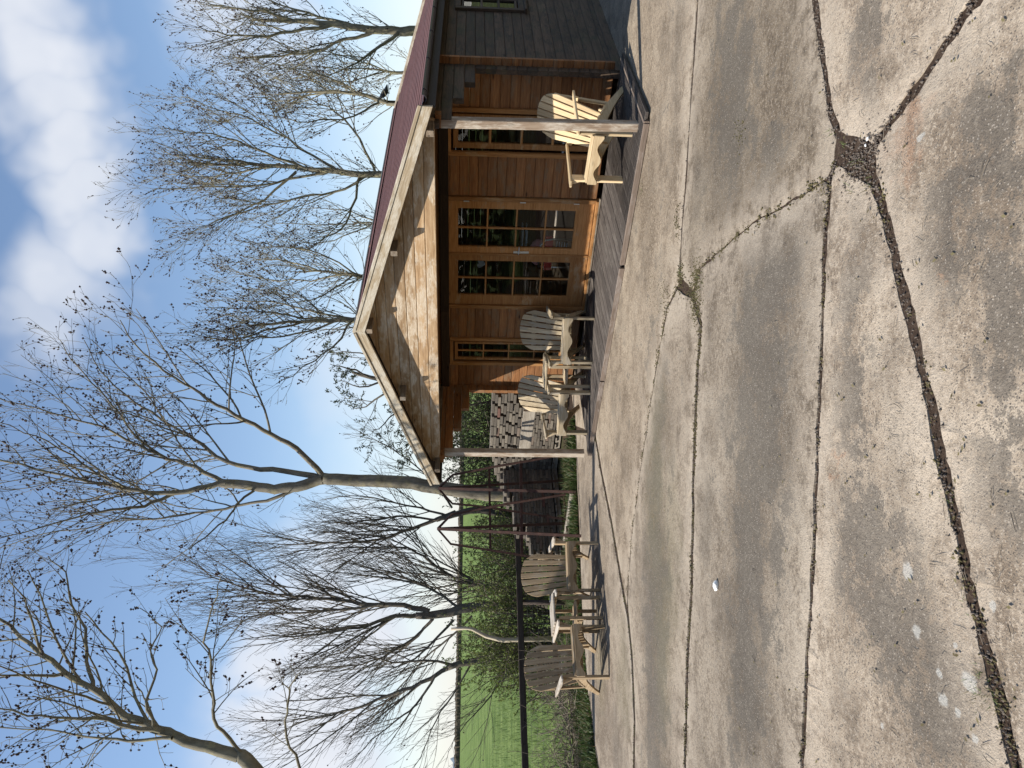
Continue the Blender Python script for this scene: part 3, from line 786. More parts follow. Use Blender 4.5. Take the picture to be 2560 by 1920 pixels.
# side window (built facing front, turned to the right wall)
sw_root = empty('side_window_frame', (2.36, 3.71, 0), R(90)); sw_root.parent = cab
swf = []
bpy.data.objects.remove(sw_root, do_unlink=True)
def side_board(name, mat, L, T_, H, y, z, vertical, x=2.375, bev=.005):
    return board(name, cab, mat, L, T_, H, (x, y, z), (0, R(90), R(90)) if vertical else (0, 0, R(90)), bev)
for y in (3.29, 4.13): side_board('window_frame', 'side_log', .88, .05, .075, y, 1.455, True)
for z in (1.055, 1.862): side_board('window_frame', 'side_log', .764, .05, .075, 3.71, z, False)
side_board('window_sill', 'side_log', .98, .07, .03, 3.71, 1.005, False, 2.395)
for y in (3.345, 3.71, 4.075): side_board('window_sash', 'side_log', .73, .04, .05, y, 1.458, True, 2.36)
for z in (1.12, 1.34, 1.56, 1.80):
    for y in (3.5275, 3.8925): side_board('glazing_bar', 'side_log', .315, .035, .03, y, z, False, 2.36)
for y in (3.5275, 3.8925):
    for i, z in enumerate((1.23, 1.45, 1.68)):
        mesh_obj('pane', [(2.36, y - .16, z - .11), (2.36, y + .16, z - .11), (2.36, y + .16, z + .11), (2.36, y - .16, z + .11)], [(0, 1, 2, 3)], 'window_glass', cab)
# base timbers and inside floor
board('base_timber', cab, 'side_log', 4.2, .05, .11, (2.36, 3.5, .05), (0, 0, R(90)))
mesh_obj('inside_floor', [(-2.3, 1.52, .07), (2.3, 1.52, .07), (2.3, 5.4, .07), (-2.3, 5.4, .07)], [(0, 1, 2, 3)], 'inside_wood', cab)
mesh_obj('inside_ceiling', [(-2.33, 1.52, 2.09), (-2.33, 5.42, 2.09), (2.33, 5.42, 2.09), (2.33, 1.52, 2.09)], [(0, 1, 2, 3)], 'soffit_dark', cab)
# porch deck: bearers as the part, boards as its pieces
vv, ff = [], []
def addbox(v, f, x0, x1, y0, y1, z0, z1):
    b0 = len(v); v += [(x0, y0, z0), (x1, y0, z0), (x1, y1, z0), (x0, y1, z0), (x0, y0, z1), (x1, y0, z1), (x1, y1, z1), (x0, y1, z1)]
    f += [tuple(b0 + i for i in q) for q in ((3, 2, 1, 0), (4, 5, 6, 7), (0, 1, 5, 4), (1, 2, 6, 5), (2, 3, 7, 6), (3, 0, 4, 7))]
for x in (-2.1, -1.0, 0, 1.0, 2.1): addbox(vv, ff, x - .03, x + .03, -.12, 1.44, .001, .021)
deck = mesh_obj('porch_deck', vv, ff, 'fence_wood', cab)
x = -2.13; i = 0
while x < 2.46:
    w = .118 + jit(.003)
    board('deck_board', deck, 'deck_wood', 1.60, w, .026, (x + w / 2, .645, .036 + jit(.0015)), (0, 0, R(90 + 1.2 + jit(.25))), .003)
    # ribs of the grooved boards near the right end
    if x > 1.25:
        vv, ff = [], []
        for r_ in range(6):
            xx = x + .012 + r_ * (w - .024) / 5
            addbox(vv, ff, xx - .004, xx + .004, -.13, 1.42, .0505, .0545)
        mesh_obj('grip_ribs', vv, ff, 'deck_wood', deck)
    x += w + .006; i += 1
for (a, c, z, dy) in ((-2.14, -.80, .030, 0), (-.775, .86, .030, -.004), (.905, 2.49, .032, 0)):
    board('deck_fascia', deck, 'fascia_wood', c - a, .026, .056, ((a + c) / 2, -.178 + dy, z), (0, 0, jit(.004)), .004)
board('deck_fascia', deck, 'fascia_wood', 1.62, .026, .056, (2.495, .63, .032), (0, 0, R(90)), .004)

# ------------------------------------------------------------------ inside the cabin, seen through the left leaf
def cabp(x, y, z): return A_ * (x - 5.62) + B_ * (y + 7.25) + Vector((0, 0, z))
c = empty('red_chair', cabp(-.42, 2.05, .07), -ANG + R(10), 'red chair with bent metal frame behind the left door panes', 'chair')
board('backrest', c, 'red_plastic', .50, .03, .11, (0, 0, .50), bev=.01)
T = Tubes()
T.tube([Vector((.22, -.03, .0)), Vector((.22, -.03, .45)), Vector((.20, -.03, .56)), Vector((.13, -.03, .62)), Vector((-.05, -.03, .63)), Vector((-.2, -.03, .63))], [.014] * 6, 8); T.obj('frame_tube', 'steel', c)
T = Tubes(); T.tube([Vector((-.22, .02, 0)), Vector((-.22, .02, .62))], [.014] * 2, 8); T.obj('frame_tube', 'steel', c)
for i in range(5): board('seat_slat', c, 'flint_white', .30 - .05 * i, .012, .010, (.05 + .02 * i, -.06, .40 - .035 * i), bev=.002)
T = Tubes(); cu = empty('pink_cushion', cabp(-.44, 2.10, .72), -ANG, 'pink cushion propped on the red chair inside the cabin', 'cushion')
bm = bmesh.new(); bmesh.ops.create_icosphere(bm, subdivisions=3, radius=1)
for v_ in bm.verts: v_.co = Vector((v_.co.x * .21, v_.co.y * .07, v_.co.z * .12))
me = bpy.data.meshes.new('cover'); bm.to_mesh(me); bm.free(); me.materials.append(MATS['pink_cloth'])
o = bpy.data.objects.new('cover', me); COL.objects.link(o); o.parent = cu
o = board('white_patch', cu, 'white_cloth', .12, .02, .10, (.0, -.066, -.03), bev=.008)
h = []
for i in range(36):
    t = 2 * math.pi * i / 36
    h.append((.0042 * 16 * math.sin(t) ** 3, .0042 * (13 * math.cos(t) - 5 * math.cos(2 * t) - 2 * math.cos(3 * t) - math.cos(4 * t))))
o = prism('heart_ornament', None, 'grey_slate', h, .012, cabp(-.315, 1.60, 1.515), (0, R(10), -ANG)); tag(o, 'pale heart shaped ornament hanging behind the left door panes', 'ornament')
t_ = empty('side_table', cabp(-.55, 2.6, .07), -ANG, 'dim white slatted shelf deep inside behind the left door', 'shelf')
for z in (.78, .84): board('shelf_board', t_, 'white_cloth', .42, .25, .018, (0, 0, z), bev=.003)
for sx in (-.2, .2): board('leg', t_, 'inside_wood', .78, .04, .04, (sx, 0, .39), (0, R(90), 0))

# ------------------------------------------------------------------ adirondack chairs
def arm_outline(side):
    # plan of an arm: x across (outwards positive), z here = forwards; pointed tail, wide front with clipped corner
    pts = [(-.030, -.62), (.030, -.66), (.040, -.55), (.046, -.30), (.062, -.06), (.050, .045), (.015, .075), (-.032, .04), (-.040, -.10), (-.034, -.40)]
    return [(p[0] * side, p[1]) for p in pts]
def chair(loc, rz, label, mats, lean=27, group='wooden garden armchairs'):
    """front faces local -y; origin on the floor between the front legs"""
    c = empty('garden_chair', loc, rz, label, 'chair', group)
    m1, m2, ma = mats; m1u, m2u, mau = m1 + '_upright', m2 + '_upright', ma + '_upright'
    for s in (-1, 1):
        # front leg, a board on edge
        prism('leg', c, m1u, [(-.045, 0), (.045, 0), (.045, .545), (-.045, .545)], .030, (s * .292, .02, 0), (0, 0, R(90)), .003)
        # stringer from seat front to rear foot
        poly = [(-.03, .385), (.05, .392), (.25, .335), (.50, .245), (.70, .12), (.86, .02), (.885, 0.0), (.77, 0.0), (.66, .06), (.50, .135), (.30, .215), (.10, .265), (-.03, .280)]
        prism('stringer', c, m1, poly, .028, (s * .258, 0, 0), (0, 0, R(90)), .003)
        # arm
        o = prism('arm', c, mau, arm_outline(s), .022, (s * .315, 0, .557), (0, 0, 0), .004)
        o.rotation_euler = (R(90), 0, 0)
        # bracket under the arm
        prism('arm_bracket', c, m1, [(0, 0), (.045, .11), (-.02, .11), (-.02, 0)], .025, (s * .322, .02, .435), (0, 0, 0) if s > 0 else (0, 0, R(180)), .002)
        # back upright
        prism('back_upright', c, m1u, [(-.02, .12), (.02, .12), (.16, .75), (.12, .75)], .028, (s * .235, .585, 0), (0, 0, R(90)), .003)
    # seat slats
    for i in range(6):
        t = i / 5; y = .03 + t * .43; z = .392 - .02 * t - .14 * t ** 1.25
        board('seat_slat', c, m2, .56, .072, .018, (0, y, z + .010), (R(-16 - 4 * t), 0, 0), .004)
    # rounded front lip and scalloped apron
    board('front_slat', c, m2, .585, .055, .022, (0, -.028, .400), (R(14), 0, 0), .008)
    ap = [(-.305, .0), (.305, .0)]
    for i in range(25):
        x = .305 - .61 * i / 24
        ap.append((x, -.078 - .028 * math.cos(2 * math.pi * x / .305) * (1 if abs(x) < .28 else .7)))
    prism('apron', c, m2, ap, .022, (0, -.052, .388), (R(-4), 0, 0), .003)
    # fan back: boards splayed from the seat, tops cut to one arc
    n = 7; rec = R(-lean)
    piv = Matrix.Translation((0, .43, .23)) @ Matrix.Rotation(rec, 4, 'X')
    def arc(x): return .758 - 1.25 * x * x - 9.0 * max(0.0, abs(x) - .19) ** 2
    for i in range(n):
        u = i - (n - 1) / 2
        def edge_x(k, z): return (u + k * .5) * (.064 + (.0895 - .064) * z / .77) + (-k) * .0085
        poly = [(edge_x(-1, 0), 0), (edge_x(1, 0), 0)]
        for k in (1, .5, 0, -.5, -1):
            xx = edge_x(k, .70) if abs(k) == 1 else (u + k * .5) * .087
            zt = arc(xx); poly.append((edge_x(k, zt) if abs(k) == 1 else (u + k * .5) * (.064 + .0255 * zt / .77), zt))
        o = prism('back_slat', c, m2u, poly, .018, (0, 0, 0), (0, 0, 0), .0025)
        o.matrix_local = piv
    for (zz, L) in ((.05, .50), (.35, .60), (.56, .52)):
        o = board('back_rail', c, m1, L, .026, .06, (0, 0, 0), (0, 0, 0), .004)
        o.matrix_local = piv @ Matrix.Translation((0, .024, zz))
    return c
def face(legs):
    a, b2 = legs; d = b2 - a; mid = (a + b2) / 2
    return mid, math.atan2(d.y, d.x)
def rank(p): return p
NEW = ('chair_new', 'chair_new', 'chair_new'); FADE = ('chair_fade', 'chair_fade', 'chair_fade'); OLD = ('chair_grey', 'chair_grey', 'arm_grey')
DZ = .051
legs_L = (Vector((-3.335, 8.94, 0)), Vector((-2.90, 9.35, 0)))
legs_2 = (Vector((-2.515, 9.665, 0)), Vector((-2.02, 9.88, 0)))
legs_C = (Vector((.318, 10.21, DZ)), Vector((.83, 10.077, DZ)))
legs_D = (Vector((-.636, 10.556, DZ)), Vector((-.125, 10.35, DZ)))
legs_R = (Vector((2.19, 8.34, DZ)), Vector((2.54, 7.87, DZ)))
m, a = face(legs_L); chair(m, a - R(7), 'weathered grey slatted garden armchair furthest left on the concrete, near the fence rail', OLD, 23)
m, a = face(legs_2); chair(m, a, 'weathered grey slatted garden armchair beside the rusty metal frame', OLD, 23)
m, a = face(legs_D); chair(m, a, 'pale slatted garden armchair on the porch next to the left post', FADE)
m, a = face(legs_C); chair(m, a, 'pale slatted garden armchair on the porch in front of the left window', FADE)
m, a = face(legs_R); chair(m, a, 'light new-looking slatted garden armchair behind the right porch post', NEW)

def link_table(p, q, depth, zb, label, mt, ms, n_slat):
    """slatted top and lower shelf filling the space between two chairs"""
    d = q - p; L = d.length; mid = (p + q) / 2; rz = math.atan2(d.y, d.x)
    t = empty('slatted_table', (mid.x, mid.y, zb), rz, label, 'table', 'slatted tables between the chairs')
    w = depth / n_slat
    for i in range(n_slat):
        board('top_slat', t, mt, L, w - .012, .02, (0, .0 + w * (i + .5), .585), (0, 0, 0), .004)
    for i in range(n_slat):
        board('shelf_slat', t, ms, L - .05, w - .012, .018, (0, .06 + w * (i + .5), .300), (0, 0, 0), .004)
    for s in (-1, 1):
        board('rail', t, ms, depth, .025, .045, (s * (L / 2 - .03), depth / 2, .5515), (0, 0, R(90)), .003)
        board('rail', t, ms, depth, .025, .045, (s * (L / 2 - .04), depth / 2 + .05, .2675), (0, 0, R(90)), .003)
        for y in (.03, depth - .02):
            board('leg', t, ms, .53, .03, .04, (s * (L / 2 - .058), y, .265), (0, R(90), 0), .003)
    return t
v1 = (legs_C[0] + legs_D[1]) / 2
link_table(legs_D[1] + Vector((.04, .05, 0)), legs_C[0] + Vector((-.04, .06, 0)), .46, DZ, 'two-tier slatted table joining the pair of chairs on the porch', 'chair_fade', 'chair_fade', 6)
link_table(legs_L[1] + Vector((.05, .06, 0)), legs_2[0] + Vector((-.05, .0, 0)), .42, 0.0, 'two-tier slatted table joining the grey pair of chairs on the concrete', 'arm_grey', 'chair_grey', 5)

# ------------------------------------------------------------------ rusty frame
fr = empty('metal_frame', ground_at(1447, 1285), 0, 'rusty metal frame of two gambrel ends standing behind the grey chairs', 'frame')
fr.location.z = 0; inv = -Vector(fr.location)
def bar(name, pts, r=.021):
    T = Tubes(); T.tube([p + inv for p in pts], [r] * len(pts), 4); return T.obj(name, 'rusty_steel', fr, False)
for (apex, foot, back, lft, rgt) in (
        ((1094, 1322), (1453, 1340), (1412, 1308), [(1127, 1360), (1223, 1375), (1367, 1398), (1440, 1411)], [(1129, 1286), (1223, 1268), (1300, 1254), (1414, 1236)]),
        ((1096, 1221), (1442, 1230), (1403, 1201), [(1131, 1259), (1223, 1268), (1300, 1281), (1430, 1300)], [(1132, 1187), (1223, 1169), (1327, 1151), (1420, 1134)])):
    gp = ground_at(*foot); D0 = gp.y; Dm = D0 + .65
    ap = at(*apex, Dm)
    bar('post', [gp, at(*apex, Dm - .03)], .028)
    bk = at(*back, D0 + 1.3); bk.z = 0; bar('post', [bk, ap], .028)
    for side in (lft, rgt):
        pts = [ap] + [at(x, y, Dm) for x, y in side]
        e = pts[-1] + (pts[-1] - pts[-2]).normalized() * 0; pts[-1] = Vector((e.x, e.y, max(0.02, e.z)))
        bar('gambrel_bar', pts, .022)
for x in (1224, 1303):
    bar('cross_bar', [at(x - 1, 1166 if x < 1300 else 1152, 12.75), at(x + 2, 1375 if x < 1300 else 1388, 12.15)], .024 if x < 1300 else .030)
bar('cross_bar', [at(1410, 1236, 13.0), at(1418, 1330, 12.4)], .018)

# ------------------------------------------------------------------ brick stacks
def brick_mesh():
    L, H, D = .212, .0475, .10
    bm = bmesh.new(); bmesh.ops.create_cube(bm, size=1)
    for v_ in bm.verts: v_.co = Vector((v_.co.x * L, v_.co.y * D, v_.co.z * H))
    bmesh.ops.bevel(bm, geom=bm.edges[:], offset=.004, segments=1, affect='EDGES')
    me = bpy.data.meshes.new('brick'); bm.to_mesh(me); bm.free(); me.materials.append(MATS['brick_clay']); return me
BRK = brick_mesh()
def stack(loc, rz, L, heights, label, zb=.12, gap_from=0, loose=1.0, deep=.42):
    s = empty('brick_stack', loc, rz, label, 'bricks', 'stacks of old bricks')
    # pallet below: two bearers and a deck
    for y in (.08, deep - .06): board('pallet_bearer', s, 'board_grey', L, .09, .075, (L / 2, y, .0375), bev=.003)
    n_slat = int(L / .17)
    for i in range(n_slat): board('pallet_slat', s, 'board_grey', deep, .12, .02, ((i + .5) * L / n_slat, deep / 2, .0855), (0, 0, R(90)), .003)
    core = [(0.03, .13, zb - .02), (L - .03, .13, zb - .02), (L - .03, deep, zb - .02), (0.03, deep, zb - .02)]
    rs = random.Random(int(L * 1000) + len(heights))
    ch = .0515; hmax = max(heights)
    for k in range(int(hmax / ch)):
        z = zb + k * ch + ch / 2 - .0015
        wide = k >= gap_from
        pitch = rs.uniform(.245, .285) if wide else .219
        x = (pitch / 2 if k % 2 else 0) + rs.uniform(-.05, .05) * (1 if wide else .3)
        if x < -.03: x = 0
        while x + .212 < L + .05:
            hh = heights[min(len(heights) - 1, int(max(0, x) / L * len(heights)))]
            if zb + k * ch < zb + hh - ch * .5 or True:
                if zb + k * ch >= zb + hh - ch * .5:
                    x += pitch; continue
                for row in range(1 if not wide else 1):
                    o = bpy.data.objects.new('brick', BRK); COL.objects.link(o); o.parent = s
                    o.location = (x + .106, .05 + rs.uniform(-.012, .012) * loose, z + rs.uniform(-.0005, .0005)); o.rotation_euler = (rs.uniform(-.015, .015), 0, rs.uniform(-.05, .05) * loose)
            x += pitch * (rs.uniform(.86, 1.1) if wide else rs.uniform(.985, 1.02))
            if wide: x = max(x, o.location.x + .108)
    # the bricks behind the face, joined
    vv, ff = [], []
    for k in range(int(hmax / ch)):
        z0 = zb + k * ch
        for j in range(int((deep - .12) / .11)):
            x = .03 + (.06 if (k + j) % 2 else 0)
            while x + .2 < L:
                hh = heights[min(len(heights) - 1, int(x / L * len(heights)))]
                if z0 < zb + hh - ch * .5: addbox(vv, ff, x, x + .2, .125 + j * .11, .22 + j * .11, z0, z0 + .0475)
                x += .235
    o = mesh_obj('inner_bricks', vv, ff, 'brick_clay', s); stuff(o)
    return s
p0 = at(1400, 985, 13.1); p0.z = 0
stack(p0 - A_ * 2.25, -ANG, 2.25, [1.05, 1.12, 1.13, 1.14, 1.14], 'tall sunlit stack of old bricks with gaps, behind the left porch post', gap_from=8)
p1 = at(1400, 1386, 13.0); p1.z = 0
stack(p1, math.pi / 2 - ANG, 1.95, [.46, .52, .70, .74, .86, .9, .95], 'low shaded stack of dark bricks behind the rusty frame', gap_from=99, loose=.6)
# boards leaning in front of the tall stack
o = board('scrap_board', None, 'board_grey', 1.05, .03, .19, at(1343, 1085, 12.75), (0, R(1.5), -ANG), .004); tag(o, 'wide grey plank resting across the middle of the tall brick stack', 'plank')
o.location.z = .70
sup = None
o2 = bpy.data.objects.new('fallen_beam', box_mesh(1.3, .10, .09, .01, 'board_grey')); COL.objects.link(o2)
gp = ground_at(1428, 1300); o2.location = (gp.x, gp.y + .05, .03); o2.rotation_euler = (0, 0, R(-40)); tag(o2, 'short pale beam lying on the ground before the dark bricks', 'beam')

# ------------------------------------------------------------------ fence
fe = empty('rail_fence', F0, math.atan2(FD.y, FD.x), 'dark post and rail fence with wire netting along the field edge', 'fence')
FL = (F1 - F0).length
def rail(x0, x1, z): 
    o = board('rail', fe, 'fence_wood', x1 - x0, .045, .10, ((x0 + x1) / 2, 0, z), (0, 0, 0), .006)
    return o
for i in range(4): rail(-6 + i * 3.2, -6 + (i + 1) * 3.2 - .004, .735 + .004 * i)
for x in (-5.2, -2.6, -.02, 2.62, 5.2, 6.5):
    T = Tubes(); T.tube([Vector((x, .068, -.2)), Vector((x + .01, .068, .70)), Vector((x + .01, .068, .70))], [.042, .042, .03], 10); T.obj('post', 'fence_wood', fe)
T = Tubes()
for i in range(9):
    z = .06 + .072 * i + .004 * i * i * .3
    T.tube([Vector((-6, .03, z)), Vector((6.6, .03, z))], [.0016] * 2, 3, False)
x = -6.0
while x < 6.6:
    T.tube([Vector((x, .03, .05)), Vector((x, .03, .66))], [.0013] * 2, 3, False); x += .15
stuff(T.obj('wire_netting', 'wire', fe, False))

# ------------------------------------------------------------------ trees
def wander(p, d, L, n, wig, up, rng, curl=None):
    pts = [p.copy()]; st = L / n; d = d.normalized()
    for i in range(n):
        d = d + rvec(rng) * wig + Vector((0, 0, up))
        if curl is not None: d = d + curl
        d.normalize(); p = p + d * st; pts.append(p.copy())
    return pts
def spawn(pts, rads, t):
    x = t * (len(pts) - 1); i = min(int(x), len(pts) - 2); f_ = x - i
    return pts[i].lerp(pts[i + 1], f_), (pts[i + 1] - pts[i]).normalized(), rads[i] * (1 - f_) + rads[i + 1] * f_
class Style: pass
def style(**k):
    s = Style(); s.__dict__.update(dict(dens=(2.2, 3.2, 4.2), ratio=(.45, .5, .5), angle=(42, 42, 38), wig=(.10, .13, .16), up=(.05, .06, .07), lmin=.14, rmin=.0036, bud=.75, budr=.022, t0=.22, along=.5, leaf=0, maxlen=(2.4, 1.1, .5), lvl=3))
    s.__dict__.update(k); return s
def branch_out(tw, bd, pts, rads, lvl, S, rng):
    L = sum((pts[i + 1] - pts[i]).length for i in range(len(pts) - 1))
    n = max(1, int(L * S.dens[lvl] * rng.uniform(.85, 1.15)))
    for i in range(n):
        t = S.t0 + (1 - S.t0) * (i + rng.uniform(0.1, .9)) / n
        if t > .985: t = .985
        p, d, r = spawn(pts, rads, t)
        ax = d.cross(rvec(rng))
        if ax.length < .05: continue
        ang = R(S.angle[lvl] * rng.uniform(.65, 1.3))
        dd = Matrix.Rotation(ang, 3, ax.normalized()) @ d
        Lc = min(S.maxlen[lvl], L * S.ratio[lvl] * (1.15 - .65 * t)) * rng.uniform(.6, 1.2)
        if Lc < S.lmin: Lc = S.lmin * rng.uniform(.8, 1.4)
        rc = max(S.rmin, min(r * .62, Lc * .011 + .0016))
        ns = max(3, min(9, int(Lc / (.16 if lvl < 2 else .09))))
        q = wander(p, dd, Lc, ns, S.wig[lvl], S.up[lvl], rng)
        rr = [max(S.rmin * .8, rc * (1 - .62 * j / ns)) for j in range(ns + 1)]
        tw.tube(q, rr, 4 if (lvl == 0 and rc > .012) else 3, False)
        if lvl + 1 < S.lvl: branch_out(tw, bd, q, rr, lvl + 1, S, rng)
        if lvl + 1 >= S.lvl - 1:
            e = (q[-1] - q[-2]).normalized()
            if S.leaf:
                for _ in range(S.leaf):
                    t2 = rng.uniform(.2, 1.0); pp, d2, _r = spawn(q, rr, t2)
                    dv = (d2 * .6 + rvec(rng)).normalized()
                    bd.leafq(pp, dv, rvec(rng), S.leafl * rng.uniform(.6, 1.2), S.leafl * S.leafw)
            elif rng.random() < S.bud:
                bd.blob(q[-1], S.budr * rng.uniform(.5, 1.0), rng)
                k = rng.choice((0, 1, 2, 3)) if S.along else 0
                for _ in range(k):
                    pp, d2, _r = spawn(q, rr, rng.uniform(.45, .97))
                    bd.blob(pp + rvec(rng) * .012, S.budr * rng.uniform(.45, .95), rng)
def smooth_line(pts, rng, sub=3, jitter=.02):
    out = []
    for i in range(len(pts) - 1):
        p0 = pts[max(0, i - 1)]; p1 = pts[i]; p2 = pts[i + 1]; p3 = pts[min(len(pts) - 1, i + 2)]
        for k in range(sub):
            t = k / sub
            q = 0.5 * ((2 * p1) + (p2 - p0) * t + (2 * p0 - 5 * p1 + 4 * p2 - p3) * t * t + (3 * p1 - p0 - 3 * p2 + p3) * t ** 3)
            out.append(q + (rvec(rng) * jitter if (i or k) else Vector((0, 0, 0))))
    out.append(pts[-1]); return out
def limb_px(px, D0, D1, rng, sub=3, jitter=.02):
    n = len(px)
    return smooth_line([at(x, y, D0 + (D1 - D0) * (i / (n - 1)) ** 1.2) for i, (x, y) in enumerate(px)], rng, sub, jitter)
def tree(name, base, trunk_pts, trunk_r, limbs, S, seed, label, cat='tree', group=None, barkm='bark_ash', budm='bud_dark', k=9, trunk_twigs=False):
    """trunk_pts and limbs in world space; limbs: (pts, r0, r1)"""
    rng = random.Random(seed)
    root = empty(name, base, 0, label, cat, group); inv = -Vector(base)
    tr = Tubes(); tr.tube([p + inv for p in trunk_pts], trunk_r, k); tr.obj('trunk', barkm, root)
    tw, bd = Tubes(), Tubes()
    for (pts, r0, r1) in limbs:
        pts = [p + inv for p in pts]; n = len(pts)
        rads = [r0 + (r1 - r0) * (i / (n - 1)) ** .8 for i in range(n)]
        tw.tube(pts, rads, 6 if r0 > .03 else 5, False)
        branch_out(tw, bd, pts, rads, 0, S, rng)
    if trunk_twigs: branch_out(tw, bd, [p + inv for p in trunk_pts], trunk_r, 1, S, rng)
    stuff(tw.obj('crown', barkm, root))
    if bd.v: stuff(bd.obj('leaves' if S.leaf else 'flower_buds', budm, root, not S.leaf))
    return root, tw, bd

# the old ash behind the frame
rng = random.Random(3)
DA = 15.3
tp = [at(1420, 1232, DA), at(1330, 1238, DA), at(1250, 1236, DA), at(1200, 1233, DA), at(1120, 1224, DA), at(1031, 1209, DA), at(950, 1203, DA), at(868, 1201, DA), at(808, 1196, DA)]
tp[0].z = -.1
trunk_line = smooth_line(tp, rng, 3, .015)
nT = len(trunk_line); tr_r = [.155 - .045 * (i / (nT - 1)) + (.05 * max(0, 1 - i / 3)) for i in range(nT)]
S_ash = style(dens=(3.6, 4.6, 5.0), ratio=(.42, .5, .5), up=(.07, .09, .10), wig=(.14, .18, .2), budr=.026, bud=.5, rmin=.0036)
S_ash.maxlen = (2.0, .9, .38)
limbsA = [
    (limb_px([(808, 1192), (743, 1119), (678, 1087), (613, 1049), (542, 1011), (480, 970), (410, 925), (340, 860), (300, 800)], DA, DA - 1.6, rng), .058, .007),
    (limb_px([(808, 1196), (711, 1179), (624, 1168), (542, 1141), (488, 1098), (450, 1076), (380, 1032), (310, 985), (250, 925), (210, 850)], DA, DA + 1.2, rng), .066, .007),
    (limb_px([(808, 1198), (760, 1212), (705, 1222), (645, 1217), (570, 1209), (552, 1207)], DA, DA, rng), .112, .088),
    (limb_px([(580, 1210), (555, 1204), (488, 1168), (418, 1146), (347, 1114), (260, 1070), (163, 1043), (54, 1011), (-60, 980)], DA, DA + .8, rng), .058, .007),
    (limb_px([(590, 1211), (555, 1208), (467, 1228), (391, 1233), (325, 1222), (260, 1211), (163, 1190), (54, 1163), (-80, 1130), (-220, 1110)], DA, DA - .8, rng), .070, .008),
    (limb_px([(440, 1232), (380, 1258), (325, 1271), (255, 1277), (160, 1300), (60, 1330), (-60, 1360)], DA, DA - 1.5, rng), .040, .006),
    (limb_px([(770, 1206), (689, 1244), (624, 1260), (564, 1271), (488, 1282), (401, 1296), (304, 1298), (217, 1320), (108, 1336), (0, 1369), (-80, 1390)], DA, DA + 1.6, rng), .040, .006),
    (limb_px([(635, 1226), (600, 1250), (575, 1287), (532, 1325), (472, 1374)], DA, DA - 1.0, rng), .028, .012),
    (limb_px([(325, 1222), (240, 1180), (150, 1120), (60, 1080), (-40, 1040)], DA, DA - 1.5, rng), .028, .006),
    (limb_px([(418, 1146), (340, 1090), (280, 1010), (230, 960), (180, 900), (150, 850)], DA + .4, DA - 1.0, rng), .028, .006),
]
tree('ash_tree', (tp[0].x, tp[0].y, 0), trunk_line, tr_r, limbsA, S_ash, 21, 'tall bare ash tree with dark flower buds rising behind the rusty frame', barkm='bark_old', group='bare trees')
# the leaning ash entering from the left edge
DD = 9.6
base = Vector((-6.6, DD + .2, -.1))
tp = [base, Vector((-6.35, DD + .1, 1.6)), Vector((-5.75, DD, 3.3)), at(640, 1925, DD), at(597, 1890, DD)]
tl = smooth_line(tp, rng, 3, .01); nT = len(tl)
S_d = style(dens=(5.0, 5.2, 5.4), ratio=(.42, .5, .5), angle=(46, 44, 40), wig=(.17, .2, .22), up=(.03, .05, .06), budr=.021, rmin=.0032, maxlen=(1.9, .9, .34), lmin=.10)
limbsD = [
    (limb_px([(597, 1890), (521, 1868), (445, 1846), (401, 1825), (347, 1803), (293, 1776), (233, 1721), (163, 1683), (108, 1635), (54, 1591), (0, 1548), (-90, 1490)], DD, DD + .6, rng), .080, .014),
    (limb_px([(401, 1827), (325, 1814), (239, 1797), (163, 1792), (70, 1787), (-40, 1760)], DD, DD - .6, rng), .034, .007),
    (limb_px([(430, 1845), (325, 1850), (217, 1838), (108, 1826), (-30, 1815)], DD, DD + .8, rng), .024, .006),
    (limb_px([(620, 1900), (575, 1846), (537, 1797), (532, 1732), (526, 1651), (510, 1586), (534, 1515), (553, 1445)], DD, DD - .5, rng), .030, .005),
    (limb_px([(233, 1721), (217, 1651), (212, 1570), (179, 1510), (163, 1434), (120, 1390)], DD + .3, DD + 1.0, rng), .030, .006),
    (limb_px([(385, 1818), (369, 1749), (391, 1678), (380, 1624), (401, 1570), (350, 1520)], DD, DD + .5, rng), .022, .005),
    (limb_px([(760, 1935), (738, 1890), (711, 1825), (722, 1760), (727, 1705), (754, 1678)], DD, DD - .4, rng), .022, .005),
    (limb_px([(108, 1635), (80, 1560), (60, 1500), (20, 1450)], DD + .4, DD, rng), .02, .006),
    (limb_px([(163, 1683), (60, 1690), (-60, 1680)], DD + .3, DD - .4, rng), .025, .008),
]
tree('ash_tree', (base.x, base.y, 0), tl, [.12 - .038 * i / (nT - 1) for i in range(nT)], limbsD, S_d, 22, 'leaning bare ash with dark buds whose trunk enters from the left edge', barkm='bark_ash', group='bare trees')
